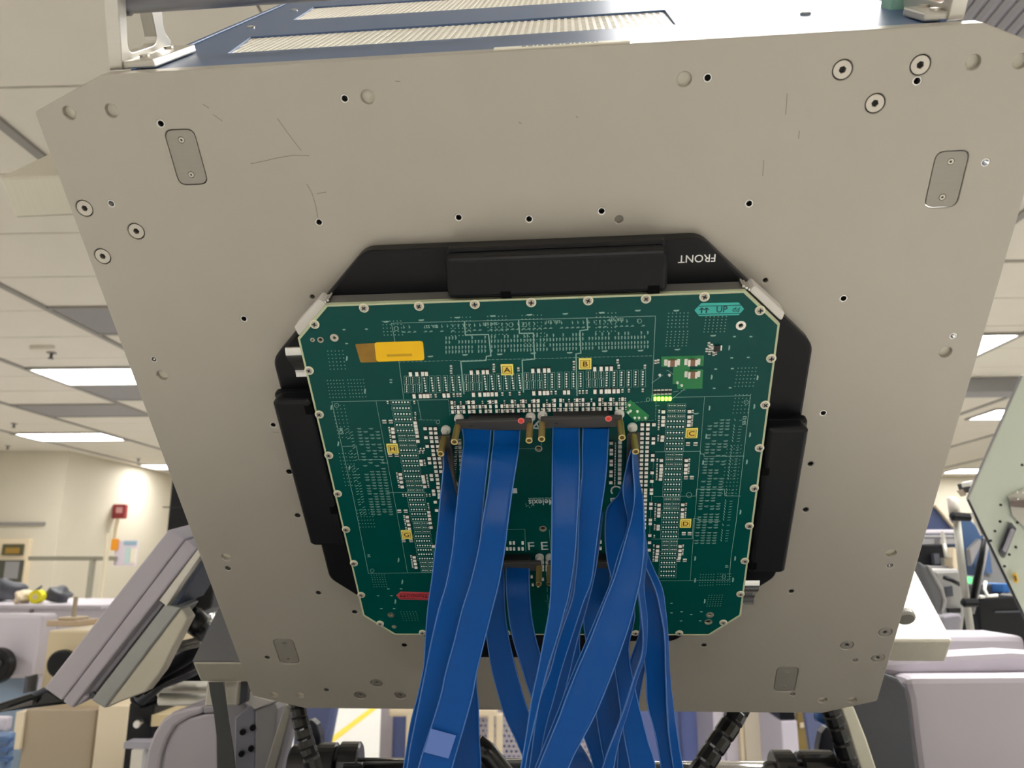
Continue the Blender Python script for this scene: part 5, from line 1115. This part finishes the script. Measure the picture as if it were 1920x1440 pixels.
MB().tube([pt(1852, 1010, 1.82), pt(1836, 1090, 1.82), pt(1822, 1150, 1.82)], .006, 10).build('parallel_rod', M_GREYT, GP, True, smooth=True)
t = thing('shelf_frame', 'white tubular shelf frame seen through the gap right of the plate', 'shelf', tuple(pt(1755, 1020, 2.6)))
wbx('top_rail', 1725, 993, 1795, 1001, 2.6, .03, M_LILAC, t, bevel=.004); wbx('lower_rail', 1725, 1003, 1790, 1009, 2.6, .015, M_GREYT, t, bevel=.004)
wbx('shelf_edge', 1735, 1061, 1795, 1068, 2.55, .3, M_GREYT, t, bevel=.004)
MB().tube([atY(1767, 998, 2.55), atY(1775, 1046, 2.5)], .006, 10).build('hanging_rod', M_ALU, t, True, smooth=True)
wbx('front_leg', 1773, 1046, 1777, 1062, 2.56, .03, M_ALU, t); wbx('rear_leg', 1728, 1010, 1733, 1400, 2.94, .04, M_GREYT, t, z0=0.0)
wbx('rear_leg', 1786, 1010, 1790, 1400, 2.9, .04, M_GREYT, t, z0=0.0)
wbx('back_sheet', 1722, 1010, 1790, 1020, 2.95, .02, M_GREYT, t)
o = tag(wbx('black_bin', 1712, 1020, 1784, 1061, 2.62, .3, M_BLACK, bevel=.006), 'black bin on the shelf seen right of the plate edge', 'bin')
wbx('grey_part', 1752, 1038, 1762, 1058, 2.6, .03, M_GREYP, o)
o = tag(slab('pale_bag', [(1790, 1025), (1793, 1030), (1798, 1055), (1796, 1072), (1791, 1075), (1786, 1062), (1785, 1045)], 2.4, .05, M_BEIGE_L, None, .006), 'small cream bag hanging beside the slanted pole', 'bag')
o = tag(slab('navy_cover', [(1730, 965), (1754, 948), (1785, 982), (1795, 995), (1730, 998), (1722, 985)], 2.9, .2, M_NAVY, None, .006), 'navy sloped cover above the shelf frame right of the plate', 'cover')
slab('white_edge', [(1753, 947), (1756, 946), (1792, 988), (1789, 990)], 2.88, .02, M_BEIGE_L, o, .002)
slab('wall_cover', [(1725, 905), (1755, 905), (1700, 960)], 2.95, .02, M_BEIGE, o) if False else None
o = tag(slab('blue_fabric_chair', [(1798, 975), (1816, 968), (1846, 1000), (1850, 1080), (1836, 1082), (1818, 1040), (1806, 1030)], 2.9, .3, mat('fabric_blue', (62, 88, 126), 0.8), None, .01), 'blue fabric backrest behind the slanted pole', 'chair')
slab('frame_bar', [(1818, 1030), (1838, 1010), (1842, 1018), (1822, 1062)], 2.85, .03, M_GREYT, o, .003)
o = tag(slab('grey_fairing', [(1722, 1052), (1732, 1058), (1746, 1068), (1768, 1104), (1774, 1125), (1768, 1155), (1758, 1150), (1748, 1115), (1735, 1090)], 1.55, .15, mat('fairing_grey', (110, 112, 114), 0.45), None, .005), 'dark grey curved fairing just right of the lower arm', 'machine part')
slab('light_rim', [(1738, 1060), (1744, 1060), (1770, 1103), (1776, 1128), (1770, 1150), (1766, 1146), (1770, 1126), (1764, 1107)], 1.545, .05, mat('rim_grey', (164, 164, 160), 0.4), o, .002)
t = thing('grey_instrument', 'grey instrument body with a dark slot behind the slanted pole', 'instrument', tuple(pt(1780, 1185, 1.9)))
slab('body', [(1748, 1068), (1802, 1066), (1808, 1110), (1812, 1150), (1806, 1195), (1775, 1215), (1760, 1150)], 1.9, .3, mat('instrument_grey', (158, 156, 154), 0.5), t, .01)
slab('slot', [(1778, 1141), (1802, 1140), (1802, 1149), (1780, 1149)], 1.89, .02, M_DARK, t, .001)
slab('panel', [(1774, 1100), (1786, 1098), (1788, 1118), (1774, 1120)], 1.89, .02, M_GREYP, t, .001)
MB().tube([pt(1768, 1082, 1.87), pt(1785, 1088, 1.86), pt(1800, 1096, 1.87)], .005, 8).build('cable', M_BLACK, t, True, smooth=True)
slab('lower_cowl', [(1766, 1155), (1800, 1150), (1806, 1160), (1796, 1188), (1782, 1230), (1770, 1215)], 1.86, .2, M_LILAC_D, t, .006)
o = tag(slab('green_display', [(1809, 1081), (1824, 1083), (1822, 1094), (1811, 1095)], 2.2, .03, M_GREEN_L, None, .002), 'small bright green display glowing behind the slanted pole', 'display')
slab('bezel', [(1806, 1078), (1828, 1080), (1826, 1110), (1809, 1112)], 2.205, .05, M_GREYT, o, .002)
t = thing('black_equipment_case', 'black equipment case with small blue box on top, below the second test head', 'case', tuple(pt(1880, 1190, 2.0)))
slab('case', [(1832, 1122), (1905, 1118), (1990, 1120), (1990, 1240), (1842, 1240)], 2.0, .4, M_BLACK, t, .006)
slab('seam', [(1866, 1146), (1990, 1144), (1990, 1147), (1866, 1149)], 1.995, .01, M_GREYP, t, 0)
slab('blue_box', [(1880, 1094), (1893, 1094), (1894, 1112), (1881, 1112)], 2.05, .1, mat('box_blue', (58, 116, 190), 0.45), t, .003)
slab('grey_clutter', [(1836, 1096), (1878, 1094), (1880, 1114), (1834, 1118)], 2.1, .1, M_GREYP, t, .004)
MB().tube([pt(1848, 1090, 2.0), pt(1846, 1105, 1.99), pt(1852, 1118, 1.99), pt(1870, 1116, 1.99)], .004, 8).build('white_cable', M_CER, t, True, smooth=True)
slab('latch', [(1838, 1117), (1848, 1116), (1849, 1121), (1839, 1122)], 1.99, .02, M_CER, t, .001)
t = thing('grey_back_cabinet', 'grey cabinet filling the gap behind the black case at right', 'cabinet', tuple(atY(1830, 1180, 3.2)))
wbx('body', 1800, 1010, 2000, 1300, 3.3, .5, mat('cab_grey', (124, 124, 126), 0.5), t, z0=0.0, bevel=.01)
wbx('blue_strip', 1846, 1030, 1858, 1075, 3.28, .03, mat('strip_blue', (70, 96, 136), 0.5), t)

t = thing('unseen_base', 'unseen dark machine base added under the ribbon cables to shade the plate', 'machine', (0.0, 1.1, 0))  # unseen base, added below the frame to keep bounced light off the plate
MB().box(-.85, .50, 0.02, .645, 1.55, .90).build('body', M_GREYP, t, True, .01)
MB().box(-.83, .52, .90, .63, 1.53, .93).build('deck', M_BLACK, t, True, .006)
for q in ((-.75, .6), (.55, .6), (-.75, 1.45), (.55, 1.45)): MB().tube([(q[0], q[1], 0), (q[0], q[1], .022)], .03, 14).build('foot', M_BLACK, t, True)
